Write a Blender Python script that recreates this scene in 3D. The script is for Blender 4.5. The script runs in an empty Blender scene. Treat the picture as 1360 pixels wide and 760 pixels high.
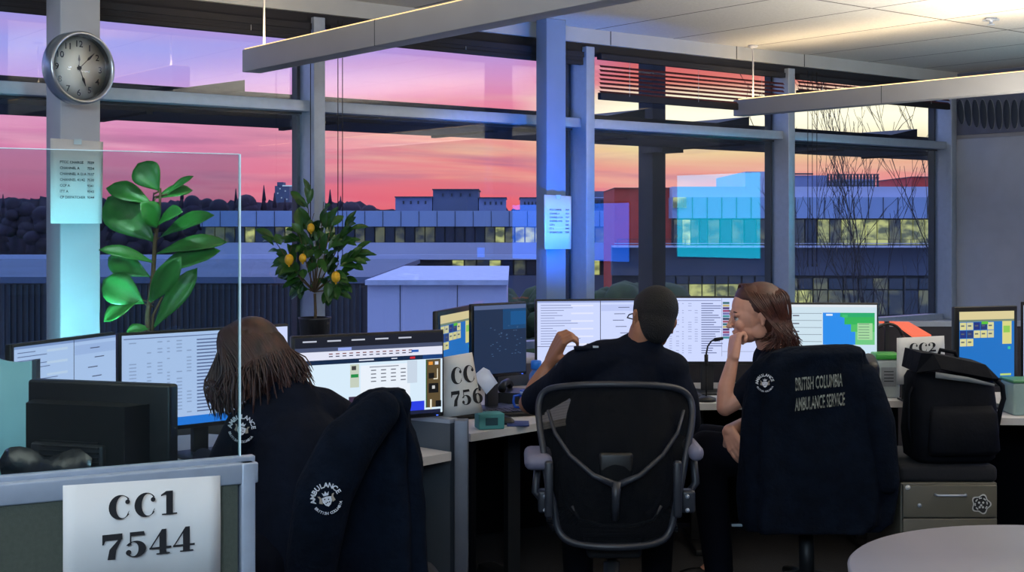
import bpy, bmesh, math, random
from mathutils import Vector, Matrix, noise
random.seed(7)
C = bpy.context.scene.collection
PI = math.pi
F = 1800.0; CX = 680.0; HY = 300.0; EYE = 1.55      # lens, horizon and eye height
def P(px, py, Y): return Vector(((px-CX)/F*Y, Y, EYE-(py-HY)/F*Y))
def PZ(px, Y, z): return Vector(((px-CX)/F*Y, Y, z))
def lin(c):
    r = []
    for v in c[:3]:
        v = v/255.0
        r.append(v/12.92 if v <= .04045 else ((v+.055)/1.055)**2.4)
    return (r[0], r[1], r[2], 1.0)

# ------------------------------------------------------------ materials
MATS = {}
def mat(name, col, rough=.6, metal=0., bump=0., bscale=40., var=.12, vscale=8., emit=None, estr=1., spec=.5, stretch=None):
    if name in MATS: return MATS[name]
    m = bpy.data.materials.new(name); m.use_nodes = True
    nt = m.node_tree; N = nt.nodes; L = nt.links
    b = N['Principled BSDF']
    b.inputs['Roughness'].default_value = rough
    b.inputs['Metallic'].default_value = metal
    b.inputs['Specular IOR Level'].default_value = spec
    tc = N.new('ShaderNodeTexCoord')
    mp = N.new('ShaderNodeMapping'); L.new(tc.outputs['Object'], mp.inputs['Vector'])
    if stretch: mp.inputs['Scale'].default_value = stretch
    n = N.new('ShaderNodeTexNoise'); n.inputs['Scale'].default_value = vscale; n.inputs['Detail'].default_value = 4
    L.new(mp.outputs['Vector'], n.inputs['Vector'])
    r = N.new('ShaderNodeValToRGB')
    c = lin(col)
    r.color_ramp.elements[0].position = .3; r.color_ramp.elements[1].position = .7
    r.color_ramp.elements[0].color = tuple(v*(1-var) for v in c[:3])+(1,)
    r.color_ramp.elements[1].color = tuple(min(1, v*(1+var)) for v in c[:3])+(1,)
    L.new(n.outputs['Fac'], r.inputs['Fac']); L.new(r.outputs['Color'], b.inputs['Base Color'])
    if bump:
        n2 = N.new('ShaderNodeTexNoise'); n2.inputs['Scale'].default_value = bscale; n2.inputs['Detail'].default_value = 3
        L.new(mp.outputs['Vector'], n2.inputs['Vector'])
        bp = N.new('ShaderNodeBump'); bp.inputs['Strength'].default_value = bump; bp.inputs['Distance'].default_value = .01
        L.new(n2.outputs['Fac'], bp.inputs['Height']); L.new(bp.outputs['Normal'], b.inputs['Normal'])
    if emit:
        b.inputs['Emission Color'].default_value = lin(emit); b.inputs['Emission Strength'].default_value = estr
    MATS[name] = m; return m
def emis(col, s=1.0):
    k = 'glow_%d_%d_%d_%g' % (col[0], col[1], col[2], s)
    if k in MATS: return MATS[k]
    m = bpy.data.materials.new(k); m.use_nodes = True
    nt = m.node_tree; N = nt.nodes; L = nt.links
    b = N['Principled BSDF']; b.inputs['Base Color'].default_value = (.01, .01, .01, 1); b.inputs['Roughness'].default_value = .5
    b.inputs['Specular IOR Level'].default_value = .2
    b.inputs['Emission Color'].default_value = lin(col); b.inputs['Emission Strength'].default_value = s
    MATS[k] = m; return m
def glassmat(name, refl=.1, tint=(255, 255, 255), rough=0.0):
    m = bpy.data.materials.new(name); m.use_nodes = True
    nt = m.node_tree; N = nt.nodes; L = nt.links
    N.remove(N['Principled BSDF'])
    t = N.new('ShaderNodeBsdfTransparent'); t.inputs['Color'].default_value = lin(tint)
    g = N.new('ShaderNodeBsdfGlossy'); g.inputs['Roughness'].default_value = rough
    x = N.new('ShaderNodeMixShader'); x.inputs['Fac'].default_value = refl
    L.new(t.outputs[0], x.inputs[1]); L.new(g.outputs[0], x.inputs[2]); L.new(x.outputs[0], N['Material Output'].inputs['Surface'])
    MATS[name] = m; return m

# ------------------------------------------------------------ mesh builder
class MB:
    def __init__(s): s.v = []; s.f = []; s.m = []; s.mats = []; s.sm = []
    def mi(s, m):
        if m not in s.mats: s.mats.append(m)
        return s.mats.index(m)
    def add(s, vs, fs, m, M=None, smooth=False):
        o = len(s.v); i = s.mi(m)
        for v in vs:
            v = Vector(v); s.v.append(M @ v if M else v)
        for f in fs: s.f.append(tuple(o+k for k in f)); s.m.append(i); s.sm.append(smooth)
    def box(s, c, d, m, M=None, bev=0.):
        x, y, z = d[0]/2, d[1]/2, d[2]/2; cx, cy, cz = c
        if bev <= 0:
            vs = [(cx+a*x, cy+b*y, cz+e*z) for a in (-1, 1) for b in (-1, 1) for e in (-1, 1)]
            fs = [(0, 1, 3, 2), (4, 6, 7, 5), (0, 4, 5, 1), (2, 3, 7, 6), (0, 2, 6, 4), (1, 5, 7, 3)]
            s.add(vs, fs, m, M); return
        bm = bmesh.new(); bmesh.ops.create_cube(bm, size=1)
        for v in bm.verts: v.co = Vector((cx+v.co.x*d[0], cy+v.co.y*d[1], cz+v.co.z*d[2]))
        bmesh.ops.bevel(bm, geom=bm.edges[:], offset=min(bev, min(d)*.45), segments=3, affect='EDGES', profile=.5)
        bm.verts.index_update()
        s.add([v.co.copy() for v in bm.verts], [tuple(v.index for v in f.verts) for f in bm.faces], m, M, True); bm.free()
    def prism(s, poly, z0, z1, m, M=None):      # poly in xy
        n = len(poly)
        a = sum(poly[i][0]*poly[(i+1) % n][1]-poly[(i+1) % n][0]*poly[i][1] for i in range(n))
        if a < 0: poly = poly[::-1]
        vs = [(p[0], p[1], z0) for p in poly]+[(p[0], p[1], z1) for p in poly]
        fs = [tuple(range(n-1, -1, -1)), tuple(range(n, 2*n))]+[(i, (i+1) % n, n+(i+1) % n, n+i) for i in range(n)]
        s.add(vs, fs, m, M)
    def poly(s, pts, m, M=None): s.add(pts, [tuple(range(len(pts)))], m, M)
    def loft(s, rings, m, M=None, cap=True, smooth=True, closed=True):
        n = len(rings[0]); vs = [p for r in rings for p in r]; fs = []
        for i in range(len(rings)-1):
            for j in range(n if closed else n-1):
                k = (j+1) % n
                fs.append((i*n+j, i*n+k, (i+1)*n+k, (i+1)*n+j))
        if cap and closed:
            fs.append(tuple(range(n-1, -1, -1))); fs.append(tuple((len(rings)-1)*n+j for j in range(n)))
        s.add(vs, fs, m, M, smooth)
    def tube(s, pts, r, m, M=None, seg=8, cap=True, closed=False):
        pts = [Vector(p) for p in pts]; n = len(pts)
        rs = r if isinstance(r, (list, tuple)) else [r]*n
        rings = []; up = None
        for i in range(n):
            if closed: t = pts[(i+1) % n]-pts[i-1]
            else: t = pts[min(i+1, n-1)]-pts[max(i-1, 0)]
            if t.length < 1e-9: t = Vector((0, 0, 1))
            t.normalize()
            if up is None:
                up = Vector((0, 0, 1)) if abs(t.z) < .9 else Vector((1, 0, 0))
            a = t.cross(up)
            if a.length < 1e-5: a = t.cross(Vector((.3, 1, .1)))
            a.normalize(); b = a.cross(t); up = b.copy()
            rings.append([pts[i]+(a*math.cos(2*PI*k/seg)+b*math.sin(2*PI*k/seg))*rs[i] for k in range(seg)])
        if closed: rings.append(rings[0]); cap = False
        s.loft(rings, m, M, cap)
    def ell(s, c, r, m, M=None, seg=16, rg=10, R=None):
        c = Vector(c); r = (r, r, r) if not isinstance(r, (tuple, list)) else r
        vs = []; 
        for i in range(1, rg):
            a = PI*i/rg
            for j in range(seg):
                b = 2*PI*j/seg
                p = Vector((r[0]*math.sin(a)*math.cos(b), r[1]*math.sin(a)*math.sin(b), r[2]*math.cos(a)))
                vs.append(c+(R @ p if R else p))
        t = Vector((0, 0, r[2])); t = R @ t if R else t
        vs += [c+t, c-t]; T = len(vs)-2; B = T+1; fs = []
        for j in range(seg):
            k = (j+1) % seg
            fs.append((T, j, k))
            for i in range(rg-2): fs.append((i*seg+j, (i+1)*seg+j, (i+1)*seg+k, i*seg+k))
            fs.append((B, (rg-2)*seg+k, (rg-2)*seg+j))
        s.add(vs, fs, m, M, True)
    def lathe(s, prof, m, M=None, seg=24, c=(0, 0, 0)):
        rings = [[(c[0]+r*math.cos(2*PI*k/seg), c[1]+r*math.sin(2*PI*k/seg), c[2]+z) for k in range(seg)] for r, z in prof]
        s.loft(rings, m, M)
    def limb(s, pts, rs, m, sub=4):                     # for remeshed bodies: overlapping balls and tubes
        pts = [Vector(p) for p in pts]
        for i in range(len(pts)-1):
            s.tube([pts[i].lerp(pts[i+1], k/sub) for k in range(sub+1)], [rs[i]+(rs[i+1]-rs[i])*k/sub for k in range(sub+1)], m, seg=14)
        for p, r in zip(pts, rs): s.ell(p, r*.995, m, seg=14, rg=10)
    def build(s, name, parent=None, world=False, kind=None, voxel=0, smooth_it=0, solid=0, sub=0):
        me = bpy.data.meshes.new(name)
        vs = s.v
        if parent is not None and world:
            I = PM[parent.name].inverted(); vs = [I @ v for v in s.v]
        me.from_pydata([tuple(v) for v in vs], [], s.f)
        for m in s.mats: me.materials.append(m)
        for p, i, q in zip(me.polygons, s.m, s.sm): p.material_index = i; p.use_smooth = q
        me.update()
        o = bpy.data.objects.new(name, me); C.objects.link(o)
        if voxel:
            r = o.modifiers.new('r', 'REMESH'); r.mode = 'VOXEL'; r.voxel_size = voxel; r.use_smooth_shade = True
            if smooth_it:
                q = o.modifiers.new('s', 'SMOOTH'); q.iterations = smooth_it; q.factor = .5
            dg = bpy.context.evaluated_depsgraph_get()
            me2 = bpy.data.meshes.new_from_object(o.evaluated_get(dg))
            o.modifiers.clear(); o.data = me2; me2.name = name
            if not me2.materials: me2.materials.append(s.mats[0])
            me2.polygons.foreach_set('use_smooth', [True]*len(me2.polygons))
        if solid:
            q = o.modifiers.new('t', 'SOLIDIFY'); q.thickness = solid; q.offset = 0
        if sub:
            q = o.modifiers.new('u', 'SUBSURF'); q.levels = sub; q.render_levels = sub
        if parent is not None: o.parent = parent
        if kind: o['kind'] = kind
        return o
PM = {}
def thing(name, label, cat, loc=(0, 0, 0), rz=0., group=None):
    o = bpy.data.objects.new(name, None); C.objects.link(o); o.empty_display_size = .05
    o.location = loc; o.rotation_euler = (0, 0, rz)
    PM[o.name] = Matrix.Translation(Vector(loc)) @ Matrix.Rotation(rz, 4, 'Z')
    o['label'] = label; o['category'] = cat
    if group: o['group'] = group
    return o
def tag(o, label, cat, group=None, kind=None):
    o['label'] = label; o['category'] = cat
    if group: o['group'] = group
    if kind: o['kind'] = kind
    return o
def sthing(name, loc=(0, 0, 0), rz=0.):
    o = bpy.data.objects.new(name, None); C.objects.link(o); o.location = loc; o.rotation_euler = (0, 0, rz)
    PM[o.name] = Matrix.Translation(Vector(loc)) @ Matrix.Rotation(rz, 4, 'Z'); o['kind'] = 'structure'; return o

# ------------------------------------------------------------ text and fat-face figures
_tc = {}
def text_geo(s, size, align='LEFT', bold=.0):
    k = (s, size, align, bold)
    if k in _tc: return _tc[k]
    cu = bpy.data.curves.new('t', 'FONT'); cu.body = s; cu.size = size; cu.align_x = align; cu.offset = bold*size; cu.resolution_u = 2
    o = bpy.data.objects.new('t', cu); C.objects.link(o)
    me = bpy.data.meshes.new_from_object(o.evaluated_get(bpy.context.evaluated_depsgraph_get()))
    g = ([v.co.copy() for v in me.vertices], [tuple(p.vertices) for p in me.polygons])
    bpy.data.objects.remove(o); bpy.data.curves.remove(cu); bpy.data.meshes.remove(me)
    _tc[k] = g; return g
def ring(cx, cy, rx, ry, ix, iy, irx, iry, a0, a1, n=22):
    vs = []; fs = []
    for i in range(n+1):
        a = math.radians(a0+(a1-a0)*i/n)
        vs.append((cx+rx*math.cos(a), cy+ry*math.sin(a), 0)); vs.append((ix+irx*math.cos(a), iy+iry*math.sin(a), 0))
    for i in range(n): fs.append((2*i, 2*i+1, 2*i+3, 2*i+2))
    return vs, fs
def pg(*p): return [(x, y, 0) for x, y in p], [tuple(range(len(p)))]
def disc(cx, cy, r): return [(cx+r*math.cos(2*PI*i/12), cy+r*math.sin(2*PI*i/12), 0) for i in range(12)], [tuple(range(12))]
def fat(ch):
    if ch == 'C': return [ring(.5, .5, .47, .51, .6, .5, .27, .46, 38, 322), disc(.8, .7, .1), pg((.84, .3), (.88, .33), (.78, .1), (.72, .06))]
    if ch == '1': return [pg((.3, .04), (.58, .04), (.58, 1), (.3, 1)), pg((.12, 0), (.76, 0), (.76, .06), (.12, .06)), pg((.08, .8), (.3, .86), (.5, 1), (.3, 1), (.08, .86))], .8
    if ch == '7': return [pg((.08, .76), (.86, .76), (.86, 1), (.08, 1)), pg((.08, .6), (.13, .6), (.22, .8), (.08, .86)), pg((.28, 0), (.58, 0), (.62, .35), (.86, .82), (.76, .82), (.36, .4))]
    if ch == '5': return [pg((.2, .84), (.8, .84), (.76, 1), (.2, 1)), pg((.2, .46), (.26, .52), (.26, .9), (.2, .9)), ring(.42, .32, .42, .33, .34, .32, .2, .28, -150, 150), disc(.15, .2, .11)]
    if ch == '4': return [pg((.02, .25), (.08, .25), (.6, 1), (.52, 1)), pg((.02, .22), (.9, .22), (.9, .3), (.02, .3)), pg((.42, .04), (.7, .04), (.7, 1), (.58, 1), (.42, .78)), pg((.3, 0), (.84, 0), (.84, .05), (.3, .05))]
    if ch == '6': return [ring(.45, .33, .42, .34, .47, .33, .13, .29, 0, 360, 30), ring(.55, .45, .52, .55, .66, .47, .38, .48, 75, 190), disc(.74, .86, .09)]
    if ch == '2': return [ring(.42, .7, .38, .3, .34, .7, .18, .25, -40, 160), disc(.15, .72, .11), pg((.62, .55), (.72, .52), (.3, .12), (.1, .05)), pg((.06, 0), (.84, 0), (.84, .2), (.3, .2), (.06, .06))]
    return []
def fat_text(mb, s, h, M, m, sp=.98):
    x = 0
    for ch in s:
        g = fat(ch)
        if isinstance(g, tuple): g = g[0]
        for i, (vs, fs) in enumerate(g): mb.add([(x+v[0]*h, v[1]*h, i*.00004) for v in vs], fs, m, M)
        x += sp*h*(.86 if ch == '1' else 1)
    return x

# ------------------------------------------------------------ basic materials
m_wall = mat('painted_wall', (150, 152, 160), .7, bump=.05, bscale=200, var=.04)
m_ceil = None
m_head = mat('window_header_paint', (165, 165, 165), .6, var=.04)
m_alu = mat('anodised_aluminium', (155, 165, 182), .4, .3, var=.05, vscale=30)
m_dark = mat('dark_blind_fabric', (22, 20, 28), .8, var=.2)
m_blk = mat('black_plastic', (14, 15, 18), .45, var=.2, bump=.02)
m_blk2 = mat('charcoal_plastic', (30, 32, 36), .5, var=.15)
m_white = mat('white_laminate', (190, 188, 190), .45, var=.04)
m_paper = mat('white_paper', (205, 205, 205), .8, var=.03, bump=.03, bscale=25)
m_ink = mat('printed_ink', (18, 18, 24), .7, var=.05)
m_cable = mat('black_cable', (10, 10, 12), .6)
m_cloth = mat('navy_jacket_fleece', (9, 17, 30), .95, var=.3, vscale=20, bump=.5, bscale=60, spec=.1)
m_cloth2 = mat('navy_uniform_cotton', (10, 16, 30), .9, var=.25, vscale=14, bump=.3, bscale=40, spec=.15)
m_trou = mat('navy_trousers', (12, 14, 24), .92, var=.2, bump=.2, spec=.1)
m_panel = mat('grey_partition_fabric', (68, 74, 66), .95, var=.1, vscale=120, bump=.25, bscale=400)
m_slate = mat('slate_laminate', (70, 78, 88), .6, var=.06)

# ============================================================ THE ROOM
TH = math.atan2(.616, .788); D = Vector((math.cos(TH), math.sin(TH), 0)); NO = Vector((-math.sin(TH), math.cos(TH), 0))
O0 = Vector((0, 7.353, 0))
RM = Matrix.Translation(O0) @ Matrix.Rotation(TH, 4, 'Z')   # room frame: x along the windows, y outwards
H = .576
def wY(px): return F*H/(182.5-.0611*px)
def wu(px):
    Y = wY(px); return (Vector(((px-CX)/F*Y, Y, 0))-O0).dot(D)
CEIL = EYE+1.10
UL, UR, WB = -6.5, wu(1258), -9.5
def room(name, mb, kind='structure', parent=None):
    o = mb.build(name, parent); 
    if parent is None: o.matrix_world = RM
    if kind: o['kind'] = kind
    return o
# carpet floor
m_floor = mat('dark_carpet', (26, 27, 34), .95, var=.3, vscale=60, bump=.4, bscale=200)
b = MB(); b.box(((UL+UR)/2, WB/2, -.05), (UR-UL, -WB, .1), m_floor); room('floor', b)
# tiled ceiling
m = bpy.data.materials.new('ceiling_tiles'); m.use_nodes = True; nt = m.node_tree; N = nt.nodes; L = nt.links
bs = N['Principled BSDF']; bs.inputs['Roughness'].default_value = .85
tc = N.new('ShaderNodeTexCoord'); sx = N.new('ShaderNodeSeparateXYZ'); L.new(tc.outputs['Object'], sx.inputs[0])
def band(out, period, off, w):
    a = N.new('ShaderNodeMath'); a.operation = 'ADD'; a.inputs[1].default_value = off+50*period; L.new(out, a.inputs[0])
    q = N.new('ShaderNodeMath'); q.operation = 'MODULO'; q.inputs[1].default_value = period; L.new(a.outputs[0], q.inputs[0])
    r = N.new('ShaderNodeMath'); r.operation = 'LESS_THAN'; r.inputs[1].default_value = w; L.new(q.outputs[0], r.inputs[0]); return r.outputs[0]
g1 = band(sx.outputs['X'], .61, .1, .014); g2 = band(sx.outputs['Y'], 1.52, .0, .016)
mx = N.new('ShaderNodeMath'); mx.operation = 'MAXIMUM'; L.new(g1, mx.inputs[0]); L.new(g2, mx.inputs[1])
nz = N.new('ShaderNodeTexNoise'); nz.inputs['Scale'].default_value = 90; L.new(tc.outputs['Object'], nz.inputs['Vector'])
cr = N.new('ShaderNodeValToRGB'); cr.color_ramp.elements[0].color = lin((178, 176, 172)); cr.color_ramp.elements[1].color = lin((205, 203, 198)); L.new(nz.outputs['Fac'], cr.inputs['Fac'])
mc = N.new('ShaderNodeMixRGB'); mc.inputs['Color2'].default_value = lin((95, 92, 90)); L.new(mx.outputs[0], mc.inputs['Fac']); L.new(cr.outputs['Color'], mc.inputs['Color1']); L.new(mc.outputs['Color'], bs.inputs['Base Color'])
m_ceil = m
b = MB(); b.box(((UL+UR)/2, WB/2-.06, CEIL+.05), (UR-UL, -WB, .1), m_ceil); room('ceiling', b)
# walls
b = MB(); b.box((UR+.06, WB/2, CEIL/2), (.12, -WB+.2, CEIL+.1), m_wall); room('wall_right', b)
b = MB(); b.box((UL-.06, WB/2, CEIL/2), (.12, -WB+.2, CEIL+.1), m_wall); room('wall_left', b)
b = MB(); b.box(((UL+UR)/2, WB-.06, CEIL/2), (UR-UL+.24, .12, CEIL+.1), m_wall); room('wall_back', b)
SILL = .88
b = MB(); b.box(((UL+UR)/2, .03, SILL/2-.02), (UR-UL, .14, SILL-.05), m_wall)
b.box(((UL+UR)/2, .03, CEIL+.02-.05), (UR-UL, .14, .14), m_wall); room('wall_window', b)
# header strip above the glass
b = MB(); b.box(((UL+UR)/2, -.07, EYE+1.06), (UR-UL, .06, .08), m_head)
for px in (795, 962, 1052, 560):
    b.box((wu(px), -.101, EYE+1.06), (.004, .004, .08), m_blk2)
room('trim_1', b)
b = MB(); b.box(((UL+UR)/2, -.03, EYE+.995), (UR-UL, .09, .06), m_dark); room('trim_2', b)
# sills, cut round the second column
uc2 = (P(739, 300, 7.2)-O0).dot(D)
for i, (a, c) in enumerate(((UL, uc2-.13), (uc2+.13, UR))):
    b = MB(); b.box(((a+c)/2, -.23, SILL-.015), (c-a, .38, .03), m_white, bev=.006); room('trim_%d' % (3+i), b)
# windows
m_glass = glassmat('window_glass', .06, (238, 242, 246))
mull = [UL, wu(409), wu(767), wu(1034), wu(1250)]
TZ = EYE+H
for i in range(4):
    a, c = mull[i], mull[i+1]
    w = sthing('window_%d' % (i+1), RM @ Vector(((a+c)/2, 0, 0)), TH)
    hw = (c-a)/2
    b = MB()
    b.box((hw, -.035, (SILL+CEIL-.1)/2), (.062, .15, CEIL-.1-SILL), m_alu, bev=.004)
    b.box((hw-.033, .05, (SILL+CEIL-.1)/2), (.03, .05, CEIL-.1-SILL), m_blk2)
    b.box((0, -.02, TZ), (2*hw-.06, .09, .053), m_alu, bev=.003)
    b.box((0, .035, TZ-.032), (2*hw-.06, .05, .012), m_blk2)
    b.box((0, 0, SILL+.02), (2*hw-.06, .08, .04), m_alu)
    b.build('window_frame', w)['kind'] = 'structure'
    b = MB(); b.box((0, .01, (SILL+CEIL-.1)/2), (2*hw-.06, .004, CEIL-.1-SILL), m_glass)
    b.build('window_pane', w)['kind'] = 'structure'
# interior columns
m_col = mat('column_paint', (168, 172, 180), .5, var=.04, bump=.03)
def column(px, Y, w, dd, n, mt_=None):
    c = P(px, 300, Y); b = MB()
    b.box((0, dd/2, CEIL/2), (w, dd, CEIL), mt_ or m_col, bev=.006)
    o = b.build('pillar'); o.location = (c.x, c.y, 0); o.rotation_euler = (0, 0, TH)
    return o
o = column(107, 5.25, .158, .16, 5); tag(o, 'pale square pillar on the left that carries the wall clock', 'pillar')
o = column(739, 7.2, .135, .09, 6, mat('column_paint_blue_glow', (112, 132, 165), .5, var=.04, bump=.03)); tag(o, 'slim pillar glowing blue in the middle, behind the three wide screens', 'pillar')  # same paint as the left pillar, with the blue glow mixed into its colour

# ---------------------------------------------------- venetian blinds
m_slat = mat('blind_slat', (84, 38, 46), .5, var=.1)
def blind(pa, pb, ztop, zbot, label, pitch=.024, raised=False, grp=None):
    a, c = wu(pa), wu(pb); t = thing('venetian_blind', label, 'blind', RM @ Vector(((a+c)/2, -.1, zbot)), TH); w = c-a
    b = MB(); b.box((0, 0, ztop-zbot-.015), (w, .04, .03), m_dark); b.build('headrail', t)
    b = MB(); b.box((0, 0, .012), (w, .03, .04 if not raised else .024), m_dark, bev=.004); b.build('bottom_rail', t)
    b = MB(); z = .045; top = ztop-zbot-.035
    while z < top:
        p = pitch if not raised else .0032
        if raised: b.box((0, 0, z-.0085), (w, .026, .0034), m_dark)
        else:
            vs = [(-w/2, -.012, z-.0165), (w/2, -.012, z-.0165), (w/2, 0, z-.003), (-w/2, 0, z-.003), (w/2, .012, z-.001), (-w/2, .012, z-.001)]
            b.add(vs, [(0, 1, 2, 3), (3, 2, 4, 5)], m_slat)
        z += p
    if raised: b.box((0, 0, (top+.03)/2), (w, .022, top+.01), m_dark)
    b.build('slats', t, solid=.0008 if not raised else 0)
    for q in (-.36, .0, .36):
        b = MB(); b.tube([(q*w, -.016, .02), (q*w, -.016, top)], .0012, m_white, seg=5); b.build('ladder_cord', t)
    return t
ZH = EYE+.965
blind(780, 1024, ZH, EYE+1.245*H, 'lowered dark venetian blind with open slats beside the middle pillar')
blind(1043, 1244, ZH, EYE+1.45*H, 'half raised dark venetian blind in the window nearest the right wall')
blind(-300, 397, ZH, EYE+1.535*H, 'fully raised dark blind above the left window with the clock pillar', raised=True)
blind(422, 757, ZH, EYE+1.55*H, 'fully raised dark blind above the window behind the lemon tree', raised=True)
def cordset(pxs, z0, label):
    b = MB()
    for px in pxs:
        p = RM @ Vector((wu(px), -.16, 0)); b.tube([(p.x, p.y, z0), (p.x, p.y, ZH+.02)], .0022, m_cable, seg=5)
        b.ell((p.x, p.y, z0), (.005, .005, .012), m_blk2, seg=8, rg=6)
    o = b.build('blind_cord'); tag(o, label, 'cord')
cordset((426, 432), EYE-.15, 'thin blind cords hanging right of the mullion by the lemon tree')
cordset((390,), EYE-.3, 'single thin blind cord hanging left of the mullion by the lemon tree')
cordset((1047, 1053, 1059), EYE-.25, 'thin blind cords hanging at the right window\'s left edge')
# outside sun shelf and post
m_ext = mat('weathered_dark_steel', (24, 24, 34), .7, var=.2)
b = MB(); b.box(((UL+UR)/2-1, .45, EYE+1.02*H), (UR-UL+8, .6, .122), m_ext)
for px in (330, 870, 1010, 1235):
    u = wu(px); b.add([(u-.25, .14, EYE+1.125*H), (u+.05, .14, EYE+1.125*H), (u+.05, .14, EYE+1.22*H), (u-.25, .7, EYE+1.125*H), (u+.05, .7, EYE+1.125*H), (u+.05, .7, EYE+1.22*H)],
          [(0, 1, 2), (3, 5, 4), (0, 3, 4, 1), (1, 4, 5, 2), (0, 2, 5, 3)], m_ext)
for k in range(14):
    u = -7+k*1.0; b.box((u, .45, EYE+.91*H), (.03, .6, .02), m_ext)
o = room('sun_shelf', b, None); tag(o, 'dark sun shelf running outside the glass along all windows', 'sun shade')
b = MB(); u = wu(866)+.865; b.box((u, .9, 0), (.125, .14, 8), m_ext, bev=.005); b.box((u+.0, .8, EYE+.9*H), (.2, .2, .05), m_ext)
o = room('facade_post', b, None); tag(o, 'dark upright steel post outside the window right of the blue pillar', 'post')

# ---------------------------------------------------- pendant light bars
m_fix = mat('pale_grey_enamel', (150, 150, 152), .5, var=.03)
AX = math.atan2(.796, -.606)
def pendant(px, py_bot, Y, length, hangers, label, power, strip):
    e = P(px, py_bot, Y); dirv = Vector((.6105, -.792, 0))
    c = e+dirv*length/2+Vector((-.02, 0, 0))
    t = thing('pendant_light', label, 'pendant light', (c.x, c.y, e.z), math.atan2(dirv.y, dirv.x))
    b = MB(); b.box((0, 0, .05), (length, .09, .098), m_fix, bev=.003)
    b.box((-length/2+1.1, 0, .05), (.003, .0915, .0985), m_blk2); b.build('housing', t)
    b = MB(); b.box((0, 0, .101), (length-.02, .078, .006), emis((255, 214, 150), strip)); b.build('lamp_strip', t)
    for hx in hangers:
        b = MB(); b.tube([(-length/2+hx, 0, .1), (-length/2+hx, 0, CEIL-e.z)], .005, m_white, seg=6)
        b.lathe([(.03, 0), (.03, -.012), (.008, -.02)], m_white, c=(-length/2+hx, 0, CEIL-e.z)); b.build('hanger', t)
    lt = bpy.data.lights.new('uplight', 'AREA'); lt.shape = 'RECTANGLE'; lt.size = length-.1; lt.size_y = .07; lt.energy = power; lt.color = (1, .76, .46)
    lo = bpy.data.objects.new('uplight', lt); C.objects.link(lo); lo.parent = t; lo.location = (0, 0, .112); lo.rotation_euler = (PI, 0, 0)
pendant(340, 97, 6.0, 5.6, (.12, 2.0, 4.6), 'long pale hanging light bar nearest the clock pillar', 34, 1.6)
pendant(985, 155, 8.35, 6.0, (.12, 2.2, 4.8), 'long pale hanging light bar on the right, under the lit ceiling tiles', 18, 2.2)
# sprinkler
p = P(1316, 26, 7.17); b = MB(); b.lathe([(.03, 0), (.03, -.006), (.012, -.012), (.008, -.03), (.02, -.034), (.02, -.037)], m_alu, c=(p.x, p.y, CEIL))
for k in range(8):
    a = k*PI/4; b.box((p.x+.034*math.cos(a), p.y+.034*math.sin(a), CEIL-.012), (.02, .012, .003), m_alu)
o = b.build('sprinkler_head'); tag(o, 'small metal sprinkler head on the ceiling at upper right', 'sprinkler')

# ---------------------------------------------------- right wall: mural, lower board, displays
m_board = mat('grey_wall_board', (160, 165, 178), .75, var=.05, bump=.05, bscale=100)
b = MB(); b.box((UR-.02, -1.7, EYE+.62-1.05), (.04, 3.2, 2.1), m_board, bev=.004)
room('trim_5', b)
m_mbg = mat('mural_slate', (92, 98, 120), .8, var=.12)
m_mft = mat('mural_feather', (42, 52, 68), .7, var=.1)
m_mln = mat('mural_line', (112, 120, 136), .7, var=.05)
mu = thing('wall_mural', 'carved bird wing mural with hanging feathers high on the right wall', 'mural', RM @ Vector((UR-.012, -.9, EYE+.66)), TH-PI/2)
# local: x runs from window (negative) toward the room?  x = along room -y
b = MB(); b.box((.2, 0, .21), (2.2, .02, .44), m_mbg); b.build('mural_panel', mu)
for k in range(26):
    x = -.78+k*.062; ang = -.25+.03*k; L_ = .17+.03*math.sin(k*.35)
    b = MB(); R = Matrix.Translation((x, -.012, .24-.012*k*.4)) @ Matrix.Rotation(ang*.5, 4, 'Y')
    b.ell((0, 0, -L_*.5), (.029, .004, L_*.56), m_mln, M=R, seg=16); b.ell((0, -.004, -L_*.5), (.0265, .006, L_*.53), m_mft, M=R, seg=16)
    b.build('feather', mu)
for j, (cx, cz, r1) in enumerate(((-.35, .26, .16), (.05, .3, .22), (.55, .27, .2))):
    b = MB(); b.tube([(cx+r1*math.cos(a), -.012, cz+r1*.55*math.sin(a)) for a in [k*PI/14 for k in range(15)]], .012, m_mln, seg=8)
    b.tube([(cx+r1*.65*math.cos(a), -.012, cz+r1*.35*math.sin(a)) for a in [k*PI/14 for k in range(15)]], .016, m_mft, seg=8); b.build('wing_arc', mu)
def display(w0, w1, z0, z1, col, st, label, name):
    t = thing(name, label, 'display', RM @ Vector((UR-.05, -(w0+w1)/2, z0)), TH-PI/2)
    w = w1-w0; h = z1-z0
    b = MB(); b.box((0, .02, h/2), (w+.03, .03, h+.03), m_blk, bev=.004); b.build('bezel', t)
    b = MB(); b.box((0, -.0005, h/2), (w, .01, h), emis(col, st)); b.build('screen', t)
    b = MB(); b.box((0, .022, h/2), (w*.4, .04, h*.4), m_blk2); b.build('wall_bracket', t)
display(1.72, 2.67, 1.28, 1.99, (10, 215, 255), 5.5, 'bright cyan wall display, mirrored in the glass right of the blue pillar', 'wall_display')
display(3.30, 5.62, 1.22, 1.76, (30, 110, 255), 6., 'wide blue wall display, mirrored in the glass behind the blue pillar', 'wall_display')

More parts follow.
